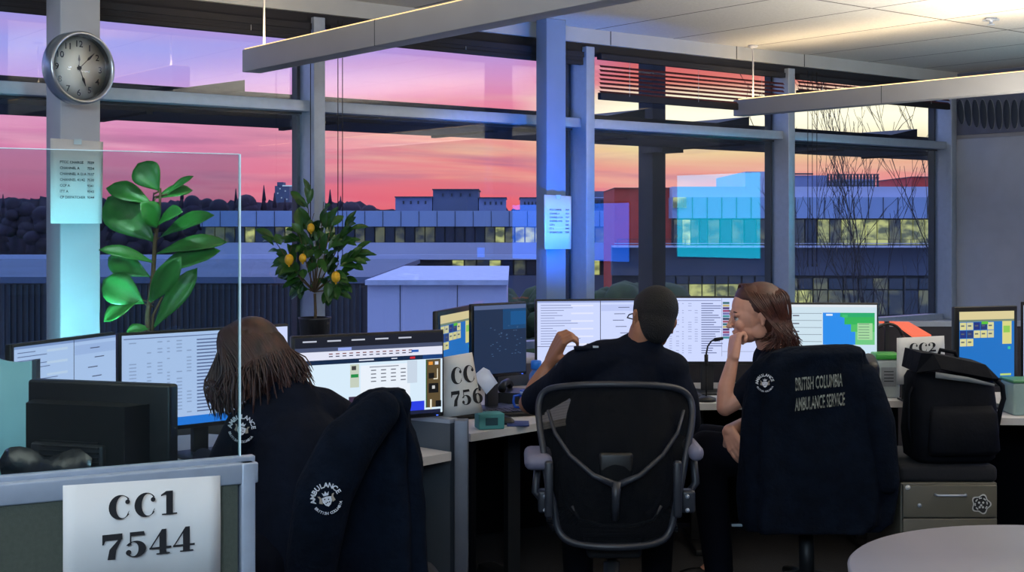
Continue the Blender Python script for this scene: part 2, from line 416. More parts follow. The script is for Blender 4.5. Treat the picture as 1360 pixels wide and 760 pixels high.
# ============================================================ DESKS, SCREENS, THINGS ON THEM
DZ = .74
def worktop(poly, z, label, mats, legs, th=.03, shade_boards=()):
    cx = sum(p[0] for p in poly)/len(poly); cy = sum(p[1] for p in poly)/len(poly)
    t = thing('desk', label, 'desk', (cx, cy, 0))
    b = MB(); b.prism([(p[0]-cx, p[1]-cy) for p in poly], z-th, z, mats); b.build('worktop', t)
    for (lx, ly, rz) in legs:
        b = MB(); M = Matrix.Translation((lx-cx, ly-cy, 0)) @ Matrix.Rotation(rz, 4, 'Z')
        b.box((0, 0, (z-th)/2), (.06, .04, z-th), m_blk2, M); b.box((0, 0, .015), (.08, .5, .03), m_blk2, M, bev=.006); b.build('leg', t)
    for (x0, y0, x1, y1) in shade_boards:  # dark boards added below the desk to stand in for shade
        b = MB(); d_ = Vector((x1-x0, y1-y0, 0)).normalized(); n_ = Vector((-d_.y, d_.x, 0))*.009
        b.prism([(x0-cx-n_.x, y0-cy-n_.y), (x1-cx-n_.x, y1-cy-n_.y), (x1-cx+n_.x, y1-cy+n_.y), (x0-cx+n_.x, y0-cy+n_.y)], .04, z-th, mat('under_desk_shade', (10, 12, 18), .9, spec=.1)); b.build('shade_board', t)
    return t
worktop([(-.217, 4.85), (-.34, 4.70), (-.58, 4.48), (-.95, 4.36), (-1.22, 4.05), (-1.32, 3.72), (-1.62, 3.6), (-2.0, 4.1), (-1.72, 5.0), (-1.2, 5.28), (-.36, 4.98)], DZ,
        'white corner desk in front of the woman in the left foreground', m_white, [(-1.5, 4.0, .3), (-.55, 4.85, .1), (-1.35, 4.9, .8)])
worktop([(-.16, 5.27), (.12, 5.57), (.42, 5.95), (.85, 6.17), (1.83, 6.27), (1.83, 7.05), (.2, 6.95), (-.42, 6.6), (-.45, 5.6)], DZ,
        'white corner desk under the three wide screens in the middle', m_white, [(.0, 5.9, .5), (.9, 6.6, 0), (1.7, 6.6, 0)], shade_boards=((-.15, 5.34, -.36, 5.8), (-.36, 5.8, -.36, 6.55), (-.36, 6.55, .2, 6.85), (.2, 6.85, 1.8, 6.95), (1.8, 6.95, 1.8, 6.35)))
worktop([(1.95, 5.72), (3.3, 5.62), (3.3, 6.6), (1.95, 6.6)], DZ, 'pale desk at the right edge behind the black backpack', m_white, [(2.1, 6.2, 0), (3.1, 6.2, 0)], shade_boards=((1.97, 6.5, 3.28, 6.5), (1.97, 5.8, 1.97, 6.5)))
# low divider with post between first and second desks
t = thing('desk_divider', 'low slate grey divider with post between the left and middle desks', 'partition', (-.45, 5.02, 0), math.atan2(-.1, .25)*.4)
A = P(613, 300, 4.9); Bq = Vector((-.95, 5.36, 0))
b = MB(); dv = Vector((Bq.x-A.x, Bq.y-A.y, 0)); 
def wallseg(b, p, q, th, z0, z1, m):
    p = Vector((p[0], p[1], 0)); q = Vector((q[0], q[1], 0)); d = (q-p).normalized(); n = Vector((-d.y, d.x, 0))*th/2
    b.prism([((p-n).x, (p-n).y), ((q-n).x, (q-n).y), ((q+n).x, (q+n).y), ((p+n).x, (p+n).y)], z0, z1, m)
wallseg(b, (A.x-.03, A.y+.015), Bq, .045, .02, .835, m_slate); b.build('panel', t, world=True)
b = MB(); b.box((A.x, A.y, .425), (.05, .06, .85), mat('grey_post_metal', (98, 104, 118), .45, .3), bev=.004); b.build('post', t, world=True)
b = MB(); wallseg(b, (A.x-.03, A.y+.015), Bq, .05, .835, .85, m_alu); b.build('top_rail', t, world=True)
# rear divider behind the middle and right desks
t = thing('desk_divider', 'dark grey divider with metal top rail behind the orange glowing panel', 'partition', (1.9, 7.2, 0))
b = MB(); wallseg(b, (.3, 7.08), (3.3, 7.2), .05, .02, 1.02, mat('dark_panel_fabric', (48, 48, 56), .95, var=.1, bump=.2, bscale=300)); b.build('panel', t, world=True)
b = MB(); wallseg(b, (.3, 7.08), (3.3, 7.2), .06, 1.02, 1.045, m_alu); b.build('top_rail', t, world=True)

W = (205, 216, 255); W2 = (188, 200, 245)
rr = random.Random(3)
def ui_forms(s=1.):
    u = [(0, 0, 1, 1, W)]
    u += [(0, 0, 1, .025, (150, 165, 215)), (.56, 0, .006, .62, (60, 65, 90)), (.56, .6, .44, .006, (90, 95, 130)), (0, .7, .56, .008, (70, 75, 110)), (.57, .06, .43, .1, W2)]
    for k in range(16):
        y = .06+k*.04; u.append((.03, y, .08+rr.random()*.35, .008, (110, 120, 165)))
        if k % 3 == 0: u.append((.3, y, .2, .025, (225, 230, 255)))
    for k in range(5): u.append((.6+rr.random()*.2, .1+.1*k, .1, .01, (80, 85, 120)))
    u.append((.12, .66, .36, .03, (230, 232, 255))); u.append((.44, .665, .04, .03, (50, 50, 70)))
    return u
def ui_table(taskbar=True, blue=False):
    u = [(0, 0, 1, 1, W), (.01, .035, .6, .01, (120, 130, 175))]
    for k in range(22):
        y = .08+k*.037
        for x, w_ in ((.04, .05), (.14, .03), (.2, .035), (.255, .02), (.31, .04), (.37, .035)):
            if rr.random() < .6: u.append((x, y, w_*.8, .012, (165, 175, 215)))
        u.append((.43, y, .1+.1*rr.random(), .014, (105, 115, 160)))
    cs = [(60, 110, 120), (190, 175, 120), (80, 60, 120), (150, 70, 110), (110, 110, 170), (70, 140, 150), (50, 60, 90), (160, 90, 110)]
    for k in range(14): u.append((.625, .06+k*.042, .06, .034, cs[k % 8]))
    u.append((.615, 0, .003, .92, (120, 125, 160)))
    for k in range(12):
        if blue: u.append((.78+.1*rr.random(), .09+k*.05, .18, .03, (70, 140, 235)))
        else: u.append((.75, .09+k*.05, .15*rr.random()+.03, .01, (140, 150, 200)))
    u.append((.62, .84, .36, .006, (120, 130, 160)))
    if taskbar: u.append((0, .91, 1, .09, (40, 130, 235)))
    return u
def ui_web():
    u = [(0, 0, 1, 1, (215, 235, 250)), (0, 0, 1, .12, (22, 26, 40)), (0, .12, 1, .05, (70, 80, 110)), (0, .17, 1, .1, (225, 228, 245)), (0, .27, .86, .055, (12, 38, 72)), (.86, .27, .14, .055, (20, 60, 120))]
    for k in range(5): u.append((.05+k*.16, .035, .09, .018, (190, 195, 210)))
    u.append((.28, .13, .09, .035, (150, 170, 240)))
    for k in range(13):
        u.append((.22+k*.045, .195, .025, .012, (120, 60, 60))); u.append((.22+k*.045, .225, .025, .012, (60, 60, 90)))
    u += [(.78, .2, .05, .03, (40, 90, 180)), (.77, .285, .035, .025, (210, 40, 50)), (.42, .288, .1, .015, (220, 225, 240)), (.64, .288, .04, .012, (220, 225, 240))]
    u += [(.36, .34, .06, .28, (196, 206, 190)), (.365, .46, .05, .04, (30, 140, 70)), (.37, .36, .03, .05, (60, 60, 60)), (.43, .36, .34, .6, (232, 240, 250)), (.75, .33, .07, .28, (200, 214, 230))]
    for r in range(2):
        for cidx in range(4):
            for k in range(4): u.append((.5+cidx*.068, .42+r*.27+k*.045, .035, .012, (90, 95, 110)))
        u.append((.49, .38+r*.27, .2, .01, (120, 125, 140)))
    u += [(.35, .73, .08, .2, (60, 45, 70)), (.77, .84, .1, .12, (40, 60, 225)), (0, .955, .985, .045, (24, 30, 60)), (.885, .33, .1, .6, (92, 76, 48)), (.88, .33, .008, .6, (40, 90, 60))]
    u += [(.9, .36, .03, .04, (230, 150, 60)), (.945, .36, .025, .04, (220, 225, 235)), (.9, .5, .04, .07, (15, 15, 15)), (.9, .63, .07, .12, (14, 14, 16)), (.925, .66, .02, .04, (200, 200, 200)), (.95, .85, .04, .08, (12, 12, 14)),
          (.96, .45, .006, .13, (235, 228, 205)), (.935, .57, .03, .012, (235, 228, 205)), (.91, .83, .012, .12, (235, 228, 205))]
    return u
def ui_map():
    u = [(0, 0, 1, 1, (205, 226, 238)), (0, 0, 1, .04, (225, 232, 240))]
    for k in range(7): u.append((.03, .14+k*.115, .46, .008, (120, 135, 150)))
    for k in range(4): u.append((.22, .17+k*.13, .06, .02, (100, 105, 120)))
    u += [(.5, .13, .48, .52, (40, 140, 235)), (.66, .13, .32, .07, (40, 170, 110)), (.7, .2, .28, .12, (50, 180, 90)), (.76, .32, .22, .12, (80, 190, 100)), (.8, .44, .18, .21, (110, 200, 130)), (.68, .16, .05, .05, (60, 190, 110)),
          (.82, .3, .14, .27, (165, 215, 160)), (.53, .15, .06, .03, (220, 235, 250)), (.5, .66, .48, .3, (200, 225, 240))]
    for k in range(6): u.append((.83, .31+k*.045, .1, .01, (90, 130, 110)))
    for k in range(4): u.append((.55+k*.1, .7, .01, .22, (150, 175, 200)))
    return u
def ui_dispatch():
    u = [(0, 0, 1, 1, (28, 118, 205)), (0, 0, 1, .12, (228, 214, 160)), (0, .12, 1, .03, (120, 140, 120))]
    for r in range(3):
        for c_ in range(5):
            if r == 2 and c_ > 1: continue
            u.append((.01+c_*.125, .16+r*.12, .115, .11, [(225, 220, 150), (216, 214, 165), (30, 50, 130), (40, 60, 120), (226, 222, 160)][(c_+r*2) % 5]))
            u.append((.03+c_*.125, .2+r*.12, .06, .02, (90, 100, 110)))
    u += [(.4, .15, .12, .04, (90, 200, 60)), (.78, .15, .17, .34, (226, 222, 140)), (.8, .22, .12, .1, (150, 210, 90)), (.88, .53, .05, .04, (60, 200, 160)), (.74, .93, .2, .03, (190, 220, 120))]
    return u
def ui_dim():
    u = [(0, 0, 1, 1, (26, 44, 74)), (0, 0, 1, .06, (84, 100, 140)), (.55, .06, .45, .3, (18, 66, 112)), (.7, .1, .3, .2, (16, 82, 140))]
    for k in range(34): u.append((.3+.6*rr.random(), .3+.45*rr.random(), .03, .01, (70, 96, 130)))
    return u
def monitor(name, a, YA, c, YB, hgt, ui, label, st=1., bez=.009, base=True, dz=DZ, back=0, grp=None, desk_off=.0, foot=.1, tilt=0):
    # a, c = pixel of the panel's top corners, with their distances
    PA = P(a[0], a[1], YA); PB = P(c[0], c[1], YB)
    mid = (PA+PB)/2; yaw = math.atan2(PB.y-PA.y, PB.x-PA.x); w = math.hypot(PB.x-PA.x, PB.y-PA.y); ztop = mid.z
    t = thing(name, label, 'monitor', (mid.x-math.sin(yaw)*-.0, mid.y, dz), yaw+(PI if back else 0), grp)
    M = Matrix.Translation((0, 0, ztop-dz)) @ Matrix.Rotation(tilt, 4, 'X')
    b = MB(); b.box((0, .014, -hgt/2), (w, .024, hgt), m_blk, M, bev=.005); b.box((0, .035, -hgt/2), (w*.6, .03, hgt*.6), m_blk, M, bev=.008); b.build('casing', t)
    b = MB(); sw = w-2*bez; sh = hgt-bez-bez*1.8
    for i, (x, y, ww, hh, col) in enumerate(ui):
        e = .0024+i*.00002
        x0 = -sw/2+x*sw; z0 = -bez-y*sh
        b.add([(x0, -e, z0-hh*sh), (x0+ww*sw, -e, z0-hh*sh), (x0+ww*sw, -e, z0), (x0, -e, z0)], [(0, 1, 2, 3)], emis(col, st), M)
    b.build('screen', t)
    if base:
        b = MB(); b.box((0, .06, (ztop-dz-hgt*.4)/2), (.06, .025, ztop-dz-hgt*.4), m_blk2, bev=.004); b.build('stand_neck', t)
        b = MB(); b.box((0, .03, .007), (.2, .16, .014), m_blk2, bev=.006); b.build('stand_foot', t)
    b = MB(); b.box((w/2-.03, -.003, -hgt+.006), (.006, .004, .003), emis((70, 110, 255), 2.), M); b.build('power_light', t)
    return t
monitor('computer_monitor', (15, 458), 3.99, (155, 441), 4.47, .33, ui_forms(), 'white form filled monitor at the far left behind the frosted divider')
monitor('computer_monitor', (158, 443), 4.53, (384, 430), 4.98, .345, ui_table(), 'large monitor with a white table and blue bar left of the bowed woman')
monitor('computer_monitor', (388, 447), 4.64, (590, 438), 4.94, .315, ui_web(), 'monitor showing a web page to the right of the bowed woman')
monitor('computer_monitor', (582, 414), 5.55, (628, 405), 6.0, .34, ui_dispatch(), 'narrow turned monitor with blue and cream panels left of the dim screen', bez=.02, st=.8)
monitor('computer_monitor', (627, 405), 5.85, (700, 400), 6.05, .325, ui_dim(), 'dim dark blue monitor to the left of the raised hand')
monitor('computer_monitor', (711, 398), 6.42, (864, 396.5), 6.5, .33, ui_forms(), 'leftmost of the three wide screens, behind the man\'s raised hand')
monitor('computer_monitor', (866, 394), 6.52, (1017, 393), 6.52, .33, ui_table(False, True), 'middle of the three wide screens, between the man and the seated woman')
monitor('computer_monitor', (1019, 401), 6.5, (1167, 403.5), 6.46, .318, ui_map(), 'monitor with a blue and green map right of the long haired woman')
monitor('computer_monitor', (1268, 408), 5.95, (1352, 406), 6.05, .36, ui_dispatch(), 'thick framed monitor with blue and cream panels above the backpack', bez=.022, st=.9)
monitor('computer_monitor', (1355, 404), 6.1, (1500, 402), 5.85, .36, ui_table(False), 'monitor cut off by the right edge of the picture', bez=.015)
# black old monitor seen from behind, on the near left
pa, pb = P(36, 503, 3.4), P(226, 513, 3.28)
yaw = math.atan2(pb.y-pa.y, pb.x-pa.x); mid = (pa+pb)/2; w = math.hypot(pb.x-pa.x, pb.y-pa.y)
t = thing('computer_monitor', 'old thick black monitor seen from behind above the beige partition', 'monitor', (mid.x, mid.y+.0, DZ), yaw)
h = .30; zt = mid.z-DZ
b = MB(); b.box((0, .02, zt-h/2), (w, .04, h), m_blk, bev=.008); b.build('casing', t)
b = MB(); b.prism([(-w*.46, .0), (w*.36, .0), (w*.3, -.07), (-w*.38, -.07)], zt-h*.92, zt-h*.16, m_blk)
b.box((-.03, -.075, zt-h*.62), (w*.5, .02, h*.3), m_blk2, bev=.006); b.build('rear_housing', t)
b = MB()
for k in range(7): b.box((-.02, -.087, zt-h*.45-k*.012), (w*.4, .004, .004), m_blk)
b.build('vent_slots', t)
b = MB(); 
prof = []
for i in range(12):
    x = -.19+.25*i/11
    prof.append([(x, -.1-.01*math.sin(i*1.3), zt-.16+.012*math.sin(i*.9)-.0*i), (x, -.115-.012*math.cos(i), zt-.2+.014*math.cos(i*1.1)), (x, -.1, zt-.26)])
b.loft(prof, mat('black_bag_plastic', (24, 28, 34), .25, bump=.6, bscale=14, spec=.8), closed=False); b.build('cable_sleeve', t, solid=.003)
b = MB(); b.box((0, -.03, (zt-h*.5)/2), (.07, .04, zt-h*.5), m_blk2); b.box((0, -.02, .008), (.22, .2, .016), m_blk2, bev=.006); b.build('stand', t)
b = MB(); b.box((0, .041, zt-h/2), (w-.03, .003, h-.03), emis((120, 160, 220), .4)); b.build('screen', t)
# table top carrying it, behind the partition
worktop([(-1.75, 2.95), (-.72, 3.08), (-.78, 3.45), (-1.22, 3.58), (-1.75, 3.5)], DZ, 'narrow desk behind the beige partition under the old black monitor', m_slate, [(-1.6, 3.25, 0), (-.85, 3.25, 0)])

# frosted divider on far left
m_frost = mat('frosted_acrylic', (150, 200, 205), .35, var=.05, spec=.5)
t = thing('frosted_divider', 'pale frosted desk divider with a curved top at the left edge', 'divider', (-1.28, 3.62, DZ))
b = MB(); q0 = P(-30, 462, 3.7); q1 = P(48, 478, 3.62); n_ = 10; rings = []
for i in range(n_+1):
    f = i/n_; p = q0.lerp(q1, f); z = p.z-.0+ (-.02*math.sin(f*PI)); rings.append([(p.x, p.y, DZ), (p.x, p.y, z)])
b.loft(rings, m_frost, closed=False); b.build('sheet', t, world=True, solid=.012)
b = MB(); b.box((q1.x, q1.y, (q1.z+DZ)/2), (.012, .03, q1.z-DZ), m_slate); b.build('edge_post', t, world=True)
t = tag(MB.build.__self__ if False else (lambda: (lambda b: (b.box((0, 0, .08), (.09, .08, .16), m_blk, bev=.012), b.lathe([(.03, 0), (.03, .004)], m_blk2, M=Matrix.Translation((0, -.041, .1)) @ Matrix.Rotation(PI/2, 4, 'X')), b.build('desk_speaker'))[-1])(MB()))(), 'small black desk speaker cut off by the left edge beside the old monitor', 'speaker')
t.location = (P(-2, 600, 3.3).x, 3.3, DZ)

# beige partition with glass in the near left
VP = Vector((3340/1800, 1, 0)).normalized()
E = P(324, 612, 2.62); rz = math.atan2(VP.y, VP.x); 
ZR = E.z
t = thing('glass_partition', 'beige fabric partition with a clear glass screen on top at lower left', 'partition', (E.x, E.y, 0), rz)
b = MB(); b.box((-.9, 0, (ZR-.04)/2+.02), (1.76, .05, ZR-.06), m_panel); b.build('fabric_panel', t)
b = MB(); b.box((-.88, 0, ZR-.02), (1.8, .06, .04), m_alu, bev=.004); b.box((-.88, 0, ZR+.004), (1.8, .02, .012), m_alu, bev=.003); b.build('top_rail', t)
b = MB(); b.box((0, 0, ZR/2), (.028, .062, ZR), m_alu, bev=.004); b.build('end_post', t)
zg = P(318, 205, 2.62).z
m_pg = glassmat('partition_glass', .045, (232, 244, 246)); m_pe = mat('polished_glass_edge', (215, 235, 240), .2, var=.03)
b = MB(); b.box((-.905, 0, (ZR+zg)/2), (1.79, .006, zg-ZR), m_pg); gl = b.build('glass_sheet', t)
b = MB(); b.box((-.0085, 0, (ZR+zg)/2), (.003, .007, zg-ZR), m_pe); b.box((-.905, 0, zg), (1.79, .007, .0015), m_pe); b.build('polished_edge', gl)
# sign on it
s = thing('paper_sign', 'large paper sign reading CC1 7544 taped to the beige partition', 'sign', (E.x, E.y, 0), rz)
def flatM(x, y, z, sc=1.): return Matrix.Translation((x, y, z)) @ Matrix.Rotation(PI/2, 4, 'X') @ Matrix.Scale(sc, 4)
def at_pt(px, py):    # point on the partition's plane -> local x,z
    d = Vector(((px-CX)/F, 1, 0)); n = Vector((-VP.y, VP.x, 0)); k = E.dot(n)/d.dot(n)
    q = d*k; return (q-Vector((E.x, E.y, 0))).dot(VP), EYE-(py-HY)/F*q.y
x0, z0 = at_pt(79, 641); x1, z1 = at_pt(286, 628); z2 = z0-.235
b = MB(); g = []
for i in range(13):
    f = i/12; x = x0+(x1-x0)*f; bow = .003*math.sin(f*9)+.002
    g.append([(x, -.031-bow, z2), (x, -.034-bow*.6, z0-.1), (x, -.0335, z0+(z1-z0)*f)])
b.loft(g, m_paper, closed=False); sh = b.build('sheet', s, solid=.0004)
b = MB()
xa, za = at_pt(137, 686); xb, zb = at_pt(127, 739)
fat_text(b, 'CC1', .044, flatM(xa, -.0415, za), m_ink, 1.05); b.build('lettering', s); b = MB(); fat_text(b, '7544', .046, flatM(xb, -.0405, zb), m_ink, .95); b.build('lettering', s)

# paper sign 756, bent, behind the web page screen
def bent_sign(corners, Y, lines, label, bend=.05, tq=.0):
    TL, TR, BR, BL = corners; n = 12
    c = P((TL[0]+TR[0])/2, (BL[1]+BR[1])/2, Y); t = thing('paper_sign', label, 'sign', c)
    def S(f, g_, off=0):
        top = (TL[0]+(TR[0]-TL[0])*f, TL[1]+(TR[1]-TL[1])*f); bot = (BL[0]+(BR[0]-BL[0])*f, BL[1]+(BR[1]-BL[1])*f)
        return P(top[0]+(bot[0]-top[0])*g_, top[1]+(bot[1]-top[1])*g_, Y+bend*(f-.5)**2*4*(1 if f > .5 else .3)-off+.02*g_*(0))
    b = MB(); b.loft([[S(i/n, j/4) for j in range(5)] for i in range(n+1)], m_paper, closed=False); b.build('sheet', t, world=True, solid=.0006)
    for (s_, f0, g0, hh, wd) in lines:
        b = MB(); tmp = MB(); wtot = fat_text(tmp, s_, 1., Matrix.Identity(4), m_ink)
        vs = [S(f0+v.x*wd, g0-v.y*hh, .003+v.z*.1) for v in tmp.v]; b.add(vs, tmp.f, m_ink); b.build('lettering', t, world=True)
    return t
bent_sign(((568, 478), (627, 468), (641, 548), (560, 559)), 5.0, [('CC', .5, .48, .28, .25), ('756', .48, .84, .25, .2)], 'bent paper sign reading CC 756 standing on the low divider', bend=.06)
bent_sign(((1191, 449), (1254, 446), (1256, 508), (1191, 511)), 6.2, [('CC2', .26, .33, .2, .2), ('7', .22, .74, .2, .18)], 'small paper sign reading CC2 and 7 beside the black backpack', bend=.02)
# pieces holding that sign: small acrylic stand
b = MB(); p = P(1222, 470, 6.24); b.box((p.x, p.y+.02, DZ+.12), (.16, .006, .24), m_blk2, bev=.002); b.box((p.x, p.y+.04, DZ+.004), (.16, .1, .008), m_blk2)
o = b.build('sign_stand'); tag(o, 'dark stand holding up the small CC2 paper sign', 'stand')
# loose paper sheet
b = MB(); b.loft([[P(628, 500, 5.35), P(646, 524, 5.3)], [P(642, 488, 5.42), P(657, 512, 5.36)], [P(650, 492, 5.45), P(661, 509, 5.42)]], mat('blue_white_paper', (190, 205, 235), .7), closed=False)
o = b.build('loose_sheet', solid=.0006); tag(o, 'loose white sheet of paper sticking up behind the CC 756 sign', 'paper')
# tissue box
t = thing('tissue_box', 'small teal box on the desk corner below the CC 756 sign', 'box', PZ(650, 5.42, DZ), .25)
b = MB(); b.box((0, 0, .032), (.105, .08, .062), mat('teal_card', (70, 140, 140), .6), bev=.004); b.build('carton', t)
b = MB(); b.box((0, -.041, .032), (.05, .002, .03), mat('dark_teal_print', (30, 70, 80), .6)); b.build('front_print', t)
# mice
def mouse(px, Y, rz, label):
    t = thing('computer_mouse', label, 'mouse', PZ(px, Y, DZ), rz)
    b = MB(); b.ell((0, 0, .008), (.034, .055, .026), m_blk, seg=18, rg=12); b.build('shell', t)
    b = MB(); b.lathe([(.006, -.003), (.006, .003)], m_blk2, M=Matrix.Translation((0, .025, .03)) @ Matrix.Rotation(PI/2, 4, 'Y'), seg=12); b.build('scroll_wheel', t)
mouse(668, 5.55, .9, 'black mouse on the desk behind the teal box')
mouse(925, 6.3, .3, 'black mouse on the desk right of the man\'s shoulder')
# pen and notes beside
b = MB(); p = PZ(688, 5.52, DZ); b.box((p.x, p.y, DZ+.004), (.09, .12, .006), mat('notebook_navy', (40, 55, 110), .5), Matrix.Identity(4), bev=.001); o = b.build('notebook'); tag(o, 'small dark blue notebook on the desk next to the man\'s elbow', 'notebook')
# keyboard
t = thing('keyboard', 'black keyboard on the desk beneath the dim blue monitor', 'keyboard', PZ(655, 5.78, DZ), .35)
b = MB(); b.box((0, 0, .01), (.42, .14, .016), m_blk, bev=.004); b.build('case', t)
b = MB()
for r in range(5):
    for k in range(15): b.box((-.19+k*.027, -.05+r*.025, .021), (.022, .02, .006), m_blk2, bev=.001)
b.build('keys', t)['kind'] = 'stuff'
# mug
t = thing('mug', 'blue mug beside the man\'s raised forearm', 'mug', PZ(702, 5.85, DZ))
b = MB(); b.lathe([(.034, 0), (.038, .01), (.038, .098), (.036, .1), (.034, .095), (.033, .01), (.001, .008)], mat('blue_glaze', (40, 90, 200), .25)); b.build('cup', t)
b = MB(); b.lathe([(.0385, .082), (.0385, .097)], mat('pale_glaze', (170, 190, 235), .25)); b.build('rim_band', t)
b = MB(); b.tube([(-.036, 0, .08), (-.062, 0, .075), (-.066, 0, .05), (-.058, 0, .028), (-.036, 0, .022)], .006, mat('blue_glaze', (40, 90, 200))); b.build('handle', t)
t = thing('water_bottle', 'blue capped bottle behind the blue mug', 'bottle', PZ(712, 6.1, DZ))
b = MB(); b.lathe([(.03, 0), (.032, .01), (.032, .14), (.014, .165), (.014, .18)], mat('clear_blue_plastic', (60, 110, 180), .2)); b.build('body', t)
b = MB(); b.lathe([(.024, .165), (.024, .2), (.02, .204)], mat('bright_blue_cap', (30, 120, 225), .4)); b.build('cap', t)
# desk microphone
t = thing('desk_microphone', 'thin gooseneck microphone on the desk left of the woman\'s hand', 'microphone', PZ(938, 6.25, DZ))
b = MB(); b.lathe([(.045, 0), (.045, .015), (.02, .025)], m_blk); b.build('base', t)
q = [P(938, 484, 6.25), P(938, 470, 6.25), P(940, 460, 6.25), P(945, 453, 6.24), P(950, 451, 6.22)]
b = MB(); b.tube([PZ(938, 6.25, DZ+.02)]+q, .004, m_cable); b.build('gooseneck', t, world=True)
b = MB(); b.tube([P(938, 486, 6.25), P(938, 471, 6.25)], .009, m_cable); b.tube([P(949, 451.5, 6.22), P(960, 449.5, 6.2)], [.009, .007], m_cable); b.build('capsule', t, world=True)
# tub with green lid
t = thing('wipes_tub', 'white tub with a green lid on the desk end right of the map screen', 'tub', PZ(1176, 6.42, DZ))
b = MB(); b.box((0, 0, .09), (.11, .11, .18), mat('cloudy_plastic', (150, 160, 160), .4), bev=.012); b.build('tub_body', t)
b = MB(); b.box((0, 0, .195), (.12, .12, .03), mat('green_plastic', (60, 150, 60), .4), bev=.008); b.build('lid', t)
b = MB(); b.box((0, -.0565, .1), (.07, .002, .09), mat('grey_label_paper', (120, 125, 130), .7)); 
for k in range(4): b.box((0, -.058, .08+k*.015), (.045, .001, .004), m_ink)
b.build('paper_label', t)
# orange sheet and bar, colour set as emission
t = thing('orange_panel', 'glowing orange angled panel on the divider above the CC2 sign', 'lamp', P(1195, 445, 6.75))
mo = emis((255, 118, 84), .95)
b = MB(); q = [P(1185, 427, 6.95), P(1207, 427.5, 6.95), P(1237, 445, 6.6), P(1212, 446, 6.6)]; b.add(q+[v+Vector((0, .004, -.008)) for v in q], [(3, 2, 1, 0), (4, 5, 6, 7), (0, 1, 5, 4), (1, 2, 6, 5), (2, 3, 7, 6), (3, 0, 4, 7)], mo); b.build('sloping_sheet', t, world=True)
b = MB(); q = [P(1168, 427, 6.98), P(1190, 427, 6.98), P(1190, 429.5, 6.98), P(1168, 429.5, 6.98)]; b.add(q+[v+Vector((0, .01, 0)) for v in q], [(3, 2, 1, 0), (4, 5, 6, 7), (0, 1, 5, 4), (1, 2, 6, 5), (2, 3, 7, 6), (3, 0, 4, 7)], mo); b.build('orange_bar', t, world=True)
b = MB(); p = P(1224, 446, 6.62); b.tube([(p.x, p.y, p.z-.01), (p.x, p.y, DZ)], .006, m_blk2); b.lathe([(.05, 0), (.05, .01)], m_blk2, c=(p.x, p.y, DZ)); b.build('stand', t, world=True)
# dark headset lying in the shelf
t = thing('headset', 'black headset hung behind the map screen under the orange panel', 'headset', P(1178, 445, 6.7))
b = MB(); c0 = P(1180, 449, 6.72); b.tube([(c0.x+.07*math.cos(a), c0.y, c0.z+.07*math.sin(a)) for a in [k*PI/10 for k in range(11)]], .007, m_blk); b.build('headband', t, world=True)
for sg in (-1, 1):
    b = MB(); b.ell((c0.x+sg*.07, c0.y, c0.z-.02), (.018, .032, .035), m_blk); b.build('ear_cup', t, world=True)
b = MB(); b.box((c0.x, c0.y+.03, (c0.z+.08+DZ)/2), (.02, .02, c0.z+.08-DZ), m_blk2); b.box((c0.x, c0.y+.02, DZ+.005), (.1, .08, .01), m_blk2); o = b.build('headset_stand'); tag(o, 'dark upright stand that the black headset hangs on', 'stand')
# bin on the right
t = thing('storage_box', 'pale translucent box on the desk at the right edge', 'box', PZ(1357, 5.85, DZ))
b = MB(); b.box((0, 0, .07), (.13, .16, .14), mat('mint_plastic', (140, 165, 165), .35), bev=.01); b.build('tray', t)
b = MB(); b.box((0, 0, .145), (.135, .165, .012), mat('green_rim_plastic', (70, 130, 90), .4), bev=.004); b.build('rim', t)
# desk telephone under the dim screen (black shapes)
t = thing('desk_phone', 'black desk telephone between the dim screen and the mug', 'telephone', PZ(690, 6.25, DZ), -.2)
b = MB(); b.prism([(-.09, -.1), (.09, -.1), (.09, .1), (-.09, .1)], 0, .05, m_blk); b.build('body', t)
b = MB(); b.tube([(-.065, -.09, .065), (-.065, -.05, .085), (-.065, .05, .085), (-.065, .09, .065)], [.02, .016, .016, .02], m_blk); b.build('handset', t)
# round table
t = thing('round_table', 'white round table top at the lower right corner', 'table', (1.33, 3.14, 0))
b = MB(); b.lathe([(.52, DZ-.03), (.535, DZ-.025), (.537, DZ-.006), (.53, DZ)], mat('white_table_laminate', (138, 140, 154), .4, var=.02), seg=96); b.build('table_top', t)
b = MB(); b.lathe([(.035, .03), (.035, DZ-.03)], m_alu); b.build('pedestal', t)
b = MB(); b.lathe([(.28, 0), (.28, .012), (.05, .03)], m_alu, seg=48); b.build('base_plate', t)
# drawer pedestal
pd = PZ(1260, 5.3, 0)
t = thing('drawer_pedestal', 'grey two handled drawer unit with black cushion under the backpack', 'cabinet', (pd.x, pd.y+.25, 0))
m_ped = mat('warm_grey_steel', (92, 88, 78), .5, var=.05)
b = MB(); b.box((0, 0, .28), (.378, .5, .53), m_ped, bev=.004); b.build('cabinet_body', t)
for i, (zc, hh) in enumerate(((.475, .125), (.335, .145), (.145, .22))):
    b = MB(); b.box((0, -.258, zc), (.366, .02, hh), m_ped, bev=.003); dr = b.build('drawer', t)
    b = MB(); b.tube([(-.06, -.27, zc+hh*.22), (-.055, -.29, zc+hh*.22), (0, -.294, zc+hh*.22), (.055, -.29, zc+hh*.22), (.06, -.27, zc+hh*.22)], .005, m_alu); hd = b.build('drawer_handle', dr); hd['label'] = 'chrome handle'
b = MB(); b.lathe([(.008, 0), (.008, .004)], m_alu, M=Matrix.Translation((-.12, -.268, .46)) @ Matrix.Rotation(PI/2, 4, 'X')); b.build('lock', t)
b = MB(); b.lathe([(.01, 0), (.01, .002)], m_paper, M=Matrix.Translation((-.165, -.268, .53)) @ Matrix.Rotation(PI/2, 4, 'X')); b.build('round_sticker', t)
